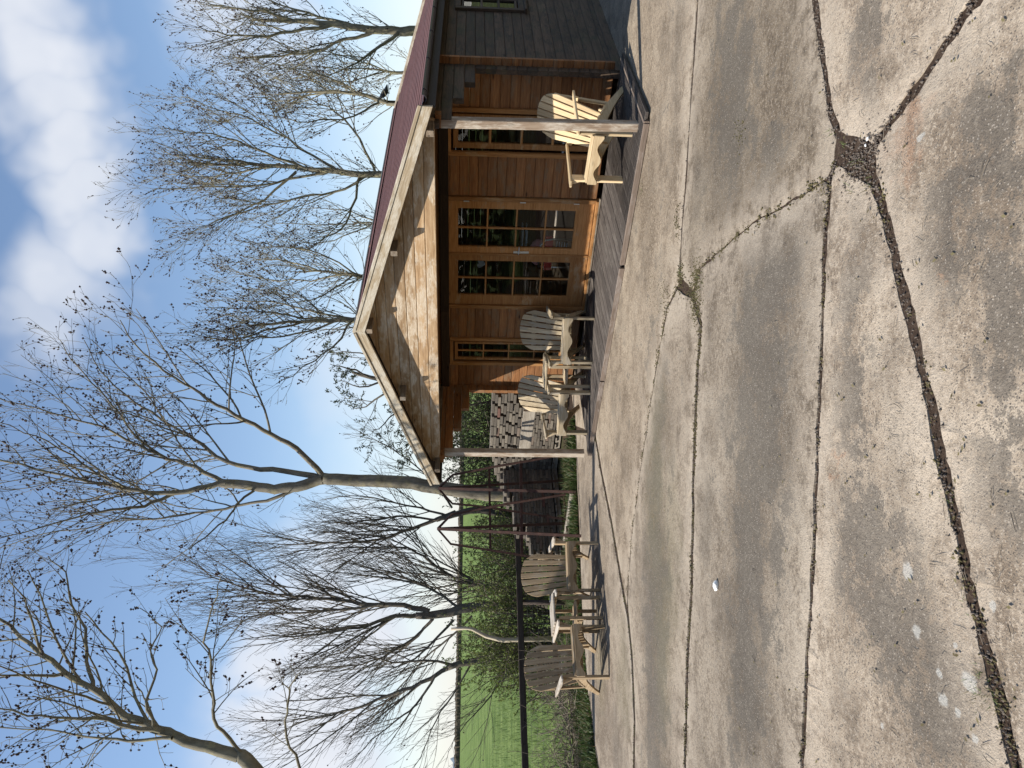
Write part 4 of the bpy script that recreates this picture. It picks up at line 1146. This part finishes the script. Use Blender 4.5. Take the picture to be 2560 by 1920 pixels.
# willows by the fence
S_w = style(dens=(5.2, 6.0, 5.0), ratio=(.55, .5, .45), angle=(26, 28, 30), wig=(.05, .07, .08), up=(.05, .05, .05), bud=.06, budr=.018, along=0, rmin=.0026, maxlen=(1.9, 1.0, .5), t0=.12)
DB = 15.6
tp = [at(1400, 1500, DB), at(1310, 1508, DB), at(1240, 1515, DB), at(1181, 1517, DB), at(1101, 1535, DB), at(1040, 1539, DB)]
tp[0].z = -.1; tl = smooth_line(tp, rng, 3, .015); nT = len(tl)
limbsB = [
    (limb_px([(1073, 1530), (1007, 1513), (903, 1509), (846, 1499), (765, 1492), (685, 1485), (600, 1466), (530, 1440), (470, 1400)], DB, DB + .8, rng), .065, .006),
    (limb_px([(1040, 1539), (988, 1539), (921, 1561), (846, 1577), (765, 1589), (671, 1589), (600, 1600)], DB, DB - .8, rng), .055, .006),
    (limb_px([(960, 1512), (903, 1518), (789, 1532), (680, 1535), (600, 1544), (500, 1530)], DB, DB + .3, rng), .04, .005),
    (limb_px([(1082, 1547), (1044, 1589), (978, 1632), (903, 1660), (827, 1674), (740, 1690)], DB, DB + .6, rng), .038, .005),
    (limb_px([(1134, 1550), (1073, 1613), (1016, 1660), (931, 1674), (850, 1720)], DB, DB - .6, rng), .03, .005),
    (limb_px([(1150, 1520), (1090, 1480), (1010, 1450), (930, 1440), (850, 1432), (760, 1420)], DB, DB + .5, rng), .03, .005),
    (limb_px([(1000, 1535), (900, 1600), (830, 1640), (760, 1650)], DB, DB + 1.0, rng), .026, .005),
    (limb_px([(1180, 1540), (1120, 1600), (1060, 1650), (1000, 1720), (950, 1790), (900, 1850)], DB, DB + .5, rng), .026, .005),
]
tree('willow_tree', (tp[0].x, tp[0].y, 0), tl, [.15 - .085 * i / (nT - 1) for i in range(nT)], limbsB, S_w, 23, 'bare willow with fine fanning twigs behind the grey chairs', barkm='bark_willow', group='bare trees')
DC = 14.6
tp = [at(1420, 1585, DC), at(1330, 1600, DC), at(1240, 1640, DC), at(1170, 1655, DC), at(1120, 1670, DC)]
tp[0].z = -.1; tl = smooth_line(tp, rng, 3, .012); nT = len(tl)
limbsC = [
    (limb_px([(1120, 1670), (1054, 1707), (978, 1736), (884, 1773), (803, 1792), (742, 1811), (680, 1840)], DC, DC + .5, rng), .05, .005),
    (limb_px([(1150, 1662), (1060, 1650), (980, 1655), (900, 1640), (810, 1660)], DC, DC - .5, rng), .03, .005),
    (limb_px([(1090, 1685), (1040, 1760), (990, 1800), (930, 1850), (880, 1900)], DC, DC - .4, rng), .028, .005),
    (limb_px([(1180, 1655), (1130, 1740), (1090, 1800), (1060, 1870), (1030, 1930)], DC, DC - .8, rng), .022, .005),
    (limb_px([(1300, 1615), (1240, 1720), (1200, 1770), (1150, 1830), (1120, 1880)], DC, DC - 1.0, rng), .020, .004),
]
tree('willow_tree', (tp[0].x, tp[0].y, 0), tl, [.10 - .05 * i / (nT - 1) for i in range(nT)], limbsC, S_w, 24, 'bare multi-stemmed willow leaning left above the green field', barkm='bark_willow', group='bare trees')
DE = 16.4
tp = [at(1400, 1290, DE), at(1300, 1290, DE), at(1200, 1275, DE), at(1139, 1285, DE), at(1090, 1300, DE)]
tp[0].z = -.1; tl = smooth_line(tp, rng, 3, .012); nT = len(tl)
limbsE = [
    (limb_px([(1139, 1280), (1031, 1320), (949, 1347), (814, 1358), (700, 1362), (600, 1350)], DE, DE + .5, rng), .05, .005),
    (limb_px([(1425, 1490), (1330, 1486), (1250, 1478), (1196, 1457), (1134, 1442), (1058, 1391), (1020, 1369), (950, 1369), (814, 1369), (720, 1385), (640, 1400)], DE - .5, DE, rng), .05, .005),
    (limb_px([(1120, 1290), (1050, 1270), (960, 1250), (880, 1240), (800, 1250)], DE, DE + .8, rng), .03, .005),
    (limb_px([(1130, 1270), (1080, 1200), (1020, 1150), (960, 1110), (900, 1090)], DE, DE + .4, rng), .025, .004),
    (limb_px([(1100, 1300), (1020, 1290), (930, 1300), (850, 1310), (760, 1300)], DE, DE - .4, rng), .03, .005),
    (limb_px([(1190, 1460), (1120, 1480), (1040, 1450), (960, 1430), (860, 1430)], DE, DE - .4, rng), .024, .005),
]
tree('willow_tree', (tp[0].x, tp[0].y, 0), tl, [.10 - .05 * i / (nT - 1) for i in range(nT)], limbsE, S_w, 25, 'bare bushy willow with crossing stems between the ash trunk and the fanning willow', barkm='bark_willow', group='bare trees')

# trees standing behind the cabin
S_b = style(dens=(5.2, 5.6, 5.6), ratio=(.48, .5, .5), angle=(36, 40, 38), up=(.08, .09, .09), wig=(.12, .16, .18), budr=.024, rmin=.0036, bud=.40, maxlen=(2.2, 1.1, .5), t0=.2)
def back_tree(seed, D, stem, lim, r0, label, S=S_b, barkm='bark_ash'):
    rg = random.Random(seed)
    pts = [at(x, y, D) for x, y in stem]
    b0 = pts[0].copy(); b0.z = -.2; pts = [b0] + pts
    tl = smooth_line(pts, rg, 3, .03); n = len(tl)
    lm = []
    for px in lim:
        lm.append((limb_px(px, D, D + rg.uniform(-2.0, 2.0), rg, 3, .04), r0 * .36, .006))
    return tree('bare_tree', (b0.x, b0.y, 0), tl, [r0 * (1 - .8 * (i / (n - 1)) ** 1.2) for i in range(n)], lm, S, seed, label, barkm=barkm, group='bare trees', trunk_twigs=True)
back_tree(31, 20.0, [(1020, 440), (930, 437), (850, 430), (760, 420), (660, 412), (560, 410), (470, 405)],
          [[(930, 437), (860, 470), (780, 490), (690, 505), (600, 530), (520, 560), (470, 590)], [(850, 430), (780, 390), (690, 330), (600, 290), (520, 265), (450, 240)],
           [(820, 430), (720, 450), (620, 470), (520, 470), (420, 470), (380, 475)], [(760, 420), (660, 380), (560, 340), (470, 330), (410, 320)], [(940, 437), (900, 350), (840, 280), (780, 250), (690, 220), (600, 200)],
           [(660, 412), (560, 400), (470, 390), (400, 385)], [(900, 440), (880, 520), (850, 570), (800, 600), (740, 610)], [(740, 430), (660, 500), (580, 540), (500, 570)], [(700, 410), (600, 430), (500, 440), (395, 430)]],
          .105, 'bare tree behind the cabin with the tallest rounded crown above the right roof slope')
back_tree(32, 21.0, [(1060, 80), (1000, 78), (930, 75), (830, 62), (730, 52), (630, 48)],
          [[(940, 76), (860, 100), (780, 130), (700, 140), (620, 145), (550, 150)], [(900, 73), (800, 40), (700, 10), (600, -30)], [(830, 62), (730, 80), (640, 90), (540, 80), (490, 60)], [(760, 55), (660, 30), (570, 20), (500, 10)], [(1000, 78), (930, 130), (870, 170), (800, 190)]],
          .15, 'thick bare trunk forking near the right end of the roof')
back_tree(33, 18.5, [(1010, 260), (960, 255), (900, 238), (800, 228), (700, 235)],
          [[(950, 255), (880, 290), (800, 300), (720, 300), (640, 280)], [(900, 238), (820, 190), (740, 170), (660, 175)], [(860, 232), (780, 240), (690, 250), (600, 240)]],
          .075, 'slender bare tree with a black bird perched near the roof')
back_tree(34, 19.0, [(960, 690), (900, 690), (820, 680), (740, 680)],
          [[(900, 690), (820, 640), (740, 620), (660, 610), (590, 600)], [(860, 685), (780, 700), (700, 700), (620, 690), (560, 670)], [(880, 690), (810, 740), (730, 760), (660, 770)], [(820, 680), (740, 660), (670, 650), (600, 640)]],
          .065, 'low bare tree rising over the middle of the right roof slope')
back_tree(35, 17.0, [(960, 800), (900, 800), (820, 800), (720, 805), (620, 815)],
          [[(900, 800), (800, 780), (700, 760), (620, 750), (540, 740)], [(860, 800), (770, 830), (680, 840), (590, 850), (500, 830)], [(820, 800), (720, 790), (620, 770), (520, 770)], [(880, 800), (830, 870), (760, 920), (690, 960)], [(760, 803), (660, 830), (560, 850), (470, 830)]],
          .08, 'bare tree directly above the cabin ridge')
back_tree(36, 24.0, [(1000, 560), (950, 560), (880, 555)],
          [[(950, 560), (880, 530), (800, 520), (720, 520)], [(930, 560), (860, 590), (790, 610), (720, 600)], [(900, 556), (820, 560), (730, 560), (680, 560)]],
          .07, 'small distant bare tree low behind the right roof slope')
back_tree(37, 24.0, [(1040, 180), (980, 180), (900, 170)],
          [[(980, 180), (900, 150), (820, 130), (740, 120)], [(960, 180), (880, 200), (800, 200), (720, 200)], [(930, 175), (850, 170), (760, 165), (690, 160)]],
          .07, 'small distant bare tree between the forked trunk and the slender tree')
# black bird
bd_ = empty('black_bird', at(968, 232, 18.2), R(200), 'black bird perched in the slender bare tree above the roof', 'bird')
bm = bmesh.new(); bmesh.ops.create_uvsphere(bm, u_segments=14, v_segments=10, radius=1)
for v_ in bm.verts:
    q = v_.co.copy(); x = q.x
    v_.co = Vector((q.x * .15, q.y * .065 * (1 - .35 * max(0, -x)), q.z * .075 * (1 - .45 * max(0, -x)) + .05 * x + .06))
    if x > .45: v_.co.z += .05 * (x - .45) / .55; v_.co.x += .01
    if x < -.6: v_.co.x -= .10 * (-x - .6) / .4; v_.co.z *= 1.0
me = bpy.data.meshes.new('body'); bm.to_mesh(me); bm.free(); me.materials.append(MATS['bird_black'])
me.polygons.foreach_set('use_smooth', [True] * len(me.polygons))
o = bpy.data.objects.new('body', me); COL.objects.link(o); o.parent = bd_
T = Tubes(); T.tube([Vector((.15, 0, .16)), Vector((.21, 0, .15))], [.014, .002], 6); T.obj('beak', 'bird_black', bd_)
for s in (-.02, .02):
    T = Tubes(); T.tube([Vector((.0, s, .0)), Vector((.0, s, -.06))], [.005, .005], 4); T.obj('leg', 'bird_black', bd_)

# evergreen behind the left roof slope
S_e = style(dens=(4.5, 5, 5), ratio=(.5, .5, .5), angle=(50, 45, 40), up=(.02, .03, .03), rmin=.004, leaf=10, leafl=.075, leafw=.35, maxlen=(1.6, .8, .4), t0=.1)
rg = random.Random(41); De = 17.5
pts = [at(1180, 960, De), at(1060, 955, De), at(960, 950, De), at(880, 930, De)]
b0 = pts[0].copy(); b0.z = -.2
lm = []
for px in ([(1080, 955), (1010, 1010), (960, 1060), (930, 1080)], [(1060, 955), (1000, 900), (950, 890), (900, 900)], [(1000, 952), (940, 1000), (900, 1020), (860, 1010)], [(960, 950), (900, 970), (850, 950)], [(1120, 960), (1070, 1050), (1030, 1110), (1010, 1130)],
           [(1000, 952), (940, 900), (880, 880), (830, 880)], [(920, 940), (870, 920), (825, 910)], [(1100, 960), (1060, 900), (1000, 860), (960, 850)]):
    lm.append((limb_px(px, De, De + rg.uniform(-1, 1), rg, 3, .03), .03, .006))
tree('evergreen_tree', (b0.x, b0.y, 0), smooth_line([b0] + pts, rg, 3, .02), [.12 - .09 * i / 12 for i in range(13)], lm, S_e, 42, 'dark green evergreen tree showing behind the left roof slope', barkm='bark_willow', budm='leaf_dark')

# leafy hedge behind the brick stack and thorn bushes at the fence
def bush(name, spots, seed, label, S, budm, r=.02, barkm='bark_willow'):
    rg = random.Random(seed); tw, bd = Tubes(), Tubes()
    c = sum((p for p, h, w in spots), Vector()) / len(spots); root = empty(name, (c.x, c.y, 0), 0, label, 'bush', None); inv = -Vector((c.x, c.y, 0))
    for p, h, w in spots:
        for i in range(5):
            a = rg.uniform(0, 6.28); d = Vector((math.cos(a) * w, math.sin(a) * w, h)).normalized()
            q = wander(Vector((p.x, p.y, -.05)) + inv, d, h * rg.uniform(.75, 1.1), 8, .12, .03, rg)
            rr = [r * (1 - .75 * j / 8) for j in range(9)]
            tw.tube(q, rr, 5, False); branch_out(tw, bd, q, rr, 0, S, rg)
    stuff(tw.obj('stems', barkm, root)); stuff(bd.obj('leaves', budm, root, False))
    return root
S_h = style(dens=(7, 6, 5), ratio=(.5, .5, .5), angle=(55, 50, 45), up=(.02, .02, .02), rmin=.003, leaf=7, leafl=.05, leafw=.55, maxlen=(.8, .4, .2), t0=.08, lmin=.08, lvl=2)
hs = []
for x, D, h in ((1000, 15.6, 2.2), (1040, 15.8, 2.3), (1080, 15.6, 2.2), (1120, 15.9, 2.1), (1160, 15.9, 1.9), (1195, 16.0, 1.75), (960, 15.7, 2.3), (1060, 16.6, 2.4), (1130, 16.8, 2.1)):
    p = at(1300, x, D); p.z = 0; hs.append((p, h, .35))
bush('leafy_hedge', hs, 51, 'dense green hedge just behind the tall brick stack', S_h, 'leaf_hedge')
S_t = style(dens=(8, 7, 5), ratio=(.5, .5, .5), angle=(50, 48, 45), up=(.01, .02, .02), rmin=.003, leaf=7, leafl=.045, leafw=.6, maxlen=(.9, .45, .2), t0=.12, lmin=.08, lvl=2, wig=(.15, .17, .2))
ts = []
for x, D, h in ((1560, 13.6, 1.6), (1595, 13.8, 1.75), (1630, 13.7, 1.75), (1665, 13.9, 1.5), (1700, 13.6, 1.15), (1535, 14.2, 1.6), (1610, 14.6, 1.8), (1655, 14.6, 1.6), (1740, 13.4, .8)):
    p = at(1300, x, D); p.z = 0; ts.append((p, h, .45))
bush('hawthorn_bush', ts, 52, 'hawthorn bush in fresh green leaf behind the grey chairs', S_t, 'leaf_thorn')
ts = []
for x, D, h in ((1395, 15.0, 1.45), (1440, 14.8, 1.5), (1345, 15.3, 1.45), (1300, 15.8, 1.4), (1480, 14.8, 1.5), (1370, 16.2, 1.6), (1420, 16.0, 1.6), (1260, 16.4, 1.5), (1320, 16.8, 1.6), (1220, 16.6, 1.6)):
    p = at(1300, x, D); p.z = 0; ts.append((p, h, .5))
S_t2 = style(**{**S_t.__dict__, 'leaf': 6})
bush('hawthorn_bush', ts, 53, 'sparse budding thorn scrub beyond the rusty frame', S_t2, 'leaf_thorn')
# snapped pale stem
T = Tubes(); tpp = [at(1330, 1595, 13.3), at(1255, 1600, 13.3), at(1215, 1590, 13.3), at(1180, 1572, 13.3), at(1165, 1570, 13.3), at(1128, 1573, 13.3)]
tpp[0].z = -.05; inv0 = Vector((tpp[0].x, tpp[0].y, 0)); pts = [p - inv0 for p in tpp]
T.tube(pts, [.05, .04, .035, .03, .028, .026], 7); o = T.obj('snapped_stem', 'bark_pale'); o.location = inv0
tag(o, 'snapped pale stem with bare wood end poking out of the hawthorn', 'branch')

# ------------------------------------------------------------------ grass, weeds, litter
rg = random.Random(61)
T = Tubes()
for i in range(26000):           # young crop, thinning with distance
    s = .4 + 24 * rg.random() ** 1.9; t = rg.uniform(-9, 9 + s * .6)
    p = F0 + FD * t + FN * s; p.z = field_z(s) - .01
    d = Vector((rg.uniform(-.5, .5), rg.uniform(-.5, .5), 1)).normalized()
    T.blade(p, d, rg.uniform(.08, .19), .012, rvec(rg) * .04)
stuff(tag(T.obj('field_crop', 'grass_green', None, False), 'young green crop growing in the field beyond the fence', 'grass'))
T, T2 = Tubes(), Tubes()
edge_px = [(1505, 1980), (1490, 1900), (1468, 1720), (1455, 1560), (1447, 1400), (1443, 1300), (1440, 1180), (1436, 1040)]
for i in range(12000):
    k = rg.randrange(len(edge_px) - 1); f_ = rg.random()
    a = ground_at(*edge_px[k]); b2 = ground_at(*edge_px[k + 1]); p = a.lerp(b2, f_)
    far = (F0 - p).dot(FN)
    p = p + FN * min(1.4, far + .35) * (rg.random() ** 1.3 - .04) + Vector((0, 0, -.03))
    d = Vector((rg.uniform(-.7, .7), rg.uniform(-.7, .7), .8)).normalized()
    if rg.random() < .7: T.blade(p, d, rg.uniform(.05, .17), rg.uniform(.010, .03), rvec(rg) * .05)
    else: T2.blade(p, d, rg.uniform(.06, .20), .007, rvec(rg) * .08)
stuff(tag(T.obj('weed_cover', 'weed_green', None, False), 'dark green weeds and ivy along the concrete edge by the fence', 'weeds'))
stuff(tag(T2.obj('dead_grass', 'grass_dry', None, False), 'dry dead grass among the weeds by the fence', 'grass'))
T = Tubes()
for i in range(520):            # dead bramble and brush at the fence foot
    k = rg.randrange(3); a = ground_at(*edge_px[k]); b2 = ground_at(*edge_px[k + 1]); p = a.lerp(b2, rg.random()); far = (F0 - p).dot(FN)
    p = p + FN * (far * rg.uniform(.45, 1.2)) + Vector((0, 0, rg.uniform(-.02, .15)))
    d = Vector((rg.uniform(-1, 1), rg.uniform(-1, 1), rg.uniform(-.1, .9)))
    q = wander(p, d, rg.uniform(.3, 1.0), 6, .28, -.03, rg); T.tube(q, [.005, .005, .004, .004, .003, .003, .002], 3, False)
stuff(tag(T.obj('dead_brush', 'twig_dead', None, False), 'tangle of dead twigs heaped at the foot of the fence', 'brush'))
# weeds, moss and grit in the joints
T, T2, T3, T4 = Tubes(), Tubes(), Tubes(), Tubes()
def tuft(x, y, n, spread, h, tt=T, dry=.5):
    c = ground_at(x, y)
    for i in range(n):
        p = c + Vector((rg.gauss(0, spread), rg.gauss(0, spread), -.02))
        d = Vector((rg.uniform(-1, 1), rg.uniform(-1, 1), rg.uniform(.35, 1.0))).normalized()
        (T2 if rg.random() < dry else tt).blade(p, d, h * rg.uniform(.5, 1.3), .0035 if h < .07 else .006, rvec(rg) * h * .4)
for (x, y, n, sp, h) in ((2140, 425, 24, .035, .055), (2165, 455, 16, .02, .05), (2105, 378, 10, .022, .05), (2075, 330, 14, .015, .045), (2125, 480, 14, .015, .05), (2455, 1745, 70, .035, .045), (2440, 1715, 30, .025, .04),
                         (2365, 1245, 40, .025, .03), (2400, 1500, 12, .02, .03), (1735, 740, 90, .09, .05), (1750, 690, 40, .06, .05), (1700, 680, 60, .05, .05), (1655, 740, 70, .08, .035), (1660, 770, 50, .1, .03), (1625, 720, 40, .08, .03),
                         (1585, 1740, 40, .05, .06), (1583, 1620, 30, .05, .05), (1600, 1880, 24, .05, .05), (1605, 475, 26, .03, .07), (1600, 405, 20, .03, .06), (1570, 1230, 20, .05, .04), (1480, 1105, 14, .03, .05), (1738, 1220, 16, .03, .03), (1725, 1420, 18, .03, .03), (1565, 1440, 40, .08, .03),
                         (2270, 1200, 16, .02, .03), (2130, 1650, 14, .02, .03), (1850, 350, 20, .03, .02), (1700, 1680, 14, .04, .03), (1590, 860, 30, .1, .03), (1620, 850, 30, .08, .02)):
    tuft(x, y, n, sp, h)
stuff(tag(T.obj('joint_weeds', 'grass_green', None, False), 'small green weeds and grass tufts growing in the slab joints', 'weeds'))
stuff(tag(T2.obj('dry_wisps', 'grass_dry', None, False), 'dry straw wisps lying in the slab joints', 'grass'))
def along(line, n, spread):
    for i in range(n):
        k = rg.randrange(len(line) - 1); yield line[k][0].lerp(line[k + 1][0], rg.random()) + Vector((rg.gauss(0, spread), rg.gauss(0, spread), 0))
for line, n, sp in ((JQ, 420, .022), (JP, 200, .02), (JR, 190, .02), (JS, 260, .014), (JU, 420, .03), (JTl, 160, .02), (JW, 320, .04), (JTu, 80, .012)):
    for p in along(line, n, sp):
        p.z = -.008 + rg.uniform(0, .006); T3.blob(p, rg.uniform(.0025, .008), rg)
kc = ground_at(2145, 410)
for i in range(420):
    p = kc + Vector((rg.gauss(0, .07), rg.gauss(0, .09), -.008 + rg.uniform(0, .006))); T3.blob(p, rg.uniform(.002, .007), rg)
stuff(tag(T3.obj('joint_grit', 'pebble', None, False), 'grit and small stones filling the slab joints', 'grit'))
for line, n, sp in ((JQ, 40, .02), (JU, 260, .03), (JTl, 120, .03), (JW, 120, .03), (JV, 60, .012), (JS, 40, .01)):
    for p in along(line, n, sp):
        p.z = -.009 + rg.uniform(0, .006)
        for j in range(5): T4.blob(p + Vector((rg.gauss(0, .016), rg.gauss(0, .016), 0)), rg.uniform(.003, .008), rg)
for (x, y, n_, sp) in ((1735, 745, 150, .10), (1740, 690, 80, .06), (1655, 745, 90, .10), (1700, 690, 60, .05), (1630, 720, 30, .08), (1850, 330, 20, .05), (1690, 560, 40, .05)):
    c_ = ground_at(x, y)
    for i in range(n_ * 3): T4.blob(c_ + Vector((rg.gauss(0, sp * 1.4), rg.gauss(0, sp), -.002 + rg.uniform(-.003, .002))), rg.uniform(.003, .007), rg)
stuff(tag(T4.obj('joint_moss', 'moss', None, True), 'brown green moss cushions in the slab joints', 'moss'))
def stone(x, y, s, label, mat='flint_white', zf=.5):
    bm = bmesh.new(); bmesh.ops.create_icosphere(bm, subdivisions=2, radius=1)
    for v_ in bm.verts:
        k = 1 + .25 * noise.noise(v_.co * 1.7 + Vector((x, y, 0))); v_.co = Vector((v_.co.x * s * k, v_.co.y * s * .7 * k, v_.co.z * s * zf * k))
    me = bpy.data.meshes.new('stone'); bm.to_mesh(me); bm.free(); me.materials.append(MATS[mat])
    o = bpy.data.objects.new('white_stone', me); COL.objects.link(o); p = ground_at(x, y); o.location = (p.x, p.y, s * zf * .55); o.rotation_euler = (0, 0, x)
    return tag(o, label, 'stone', 'white stones on the concrete')
stone(1794, 1464, .036, 'white flint lying alone on the open concrete left of centre', zf=.55)
stone(2170, 347, .010, 'tiny white flint at the right rim of the weedy joint patch', zf=.5)
stone(2165, 363, .008, 'tiny white chip just left of the flint in the weedy joint patch')
# far hedge and far wood
rg = random.Random(77)
def ragged(name, s, t0, t1, n, h0, hv, thick, zb, mat, label, cat):
    vv, ff = [], []
    for i in range(n + 1):
        t = t0 + (t1 - t0) * i / n; p = F0 + FD * t + FN * s
        h = h0 + hv * (.6 * noise.fractal((i * .12, s, 2), 1, 2, 4) + .5 * rg.uniform(-1, 1))
        for d, hh in ((-thick / 2, 0), (-thick * .4, h * .7), (0, h), (thick * .4, h * .75), (thick / 2, 0)):
            q = p + FN * (d + rg.uniform(-.1, .1) * thick); vv.append((q.x, q.y, zb + hh))
    for i in range(n):
        for j in range(4): ff.append((5 * i + j, 5 * i + j + 1, 5 * i + j + 6, 5 * i + j + 5))
    return stuff(tag(mesh_obj(name, vv, ff, mat), label, cat))
ragged('far_hedge', 149, -190, 215, 1400, 1.15, .22, 2.0, field_z(149) - .1, 'hedge_far', 'low brown hedge along the far edge of the green field', 'hedge')
ragged('far_wood', 620, -700, 120, 260, 9.0, 5.0, 30, -1, 'wood_far_hazed', 'line of distant trees on the horizon, haze put into their colour', 'trees')

# unseen leaf mass added behind the camera to darken the pane reflections
rg = random.Random(78); T = Tubes()
hc = B_ * -15 + A_ * -4
for i in range(14000):
    p = hc + A_ * rg.uniform(-26, 26) + B_ * rg.gauss(0, 1.2); z = 7.5 * rg.random() ** .8
    T.leafq(Vector((p.x, p.y, z)), rvec(rg), rvec(rg), rg.uniform(.35, .8), .4)
stuff(tag(T.obj('reflection_hedge', 'leaf_dark', None, False), 'unseen dark leaf mass added behind the camera for the pane reflections', 'hedge'))

# bits of twig and leaf blown over the concrete
rg = random.Random(90); T, T2 = Tubes(), Tubes()
for i in range(260):
    p = ground_at(rg.uniform(1560, 2540), rg.uniform(20, 1900)) + Vector((0, 0, .006)); a = rg.uniform(0, 6.28)
    q = p + Vector((math.cos(a), math.sin(a), 0)) * rg.uniform(.02, .07); T.tube([p, p.lerp(q, .5) + Vector((rg.gauss(0, .004), rg.gauss(0, .004), .003)), q], [.0012, .0014, .0008], 3, False)
for i in range(150):
    p = ground_at(rg.uniform(1560, 2540), rg.uniform(20, 1900)) + Vector((0, 0, .006)); a = rg.uniform(0, 6.28)
    T2.leafq(p, Vector((math.cos(a), math.sin(a), rg.uniform(0, .3))).normalized(), Vector((0, 0, 1)), rg.uniform(.012, .03), .012)
stuff(tag(T.obj('loose_twigs', 'twig_dead', None, False), 'thin broken twigs scattered over the concrete', 'twigs'))
stuff(tag(T2.obj('leaf_litter', 'grass_dry', None, False), 'small dry leaf fragments scattered over the concrete', 'leaves'))
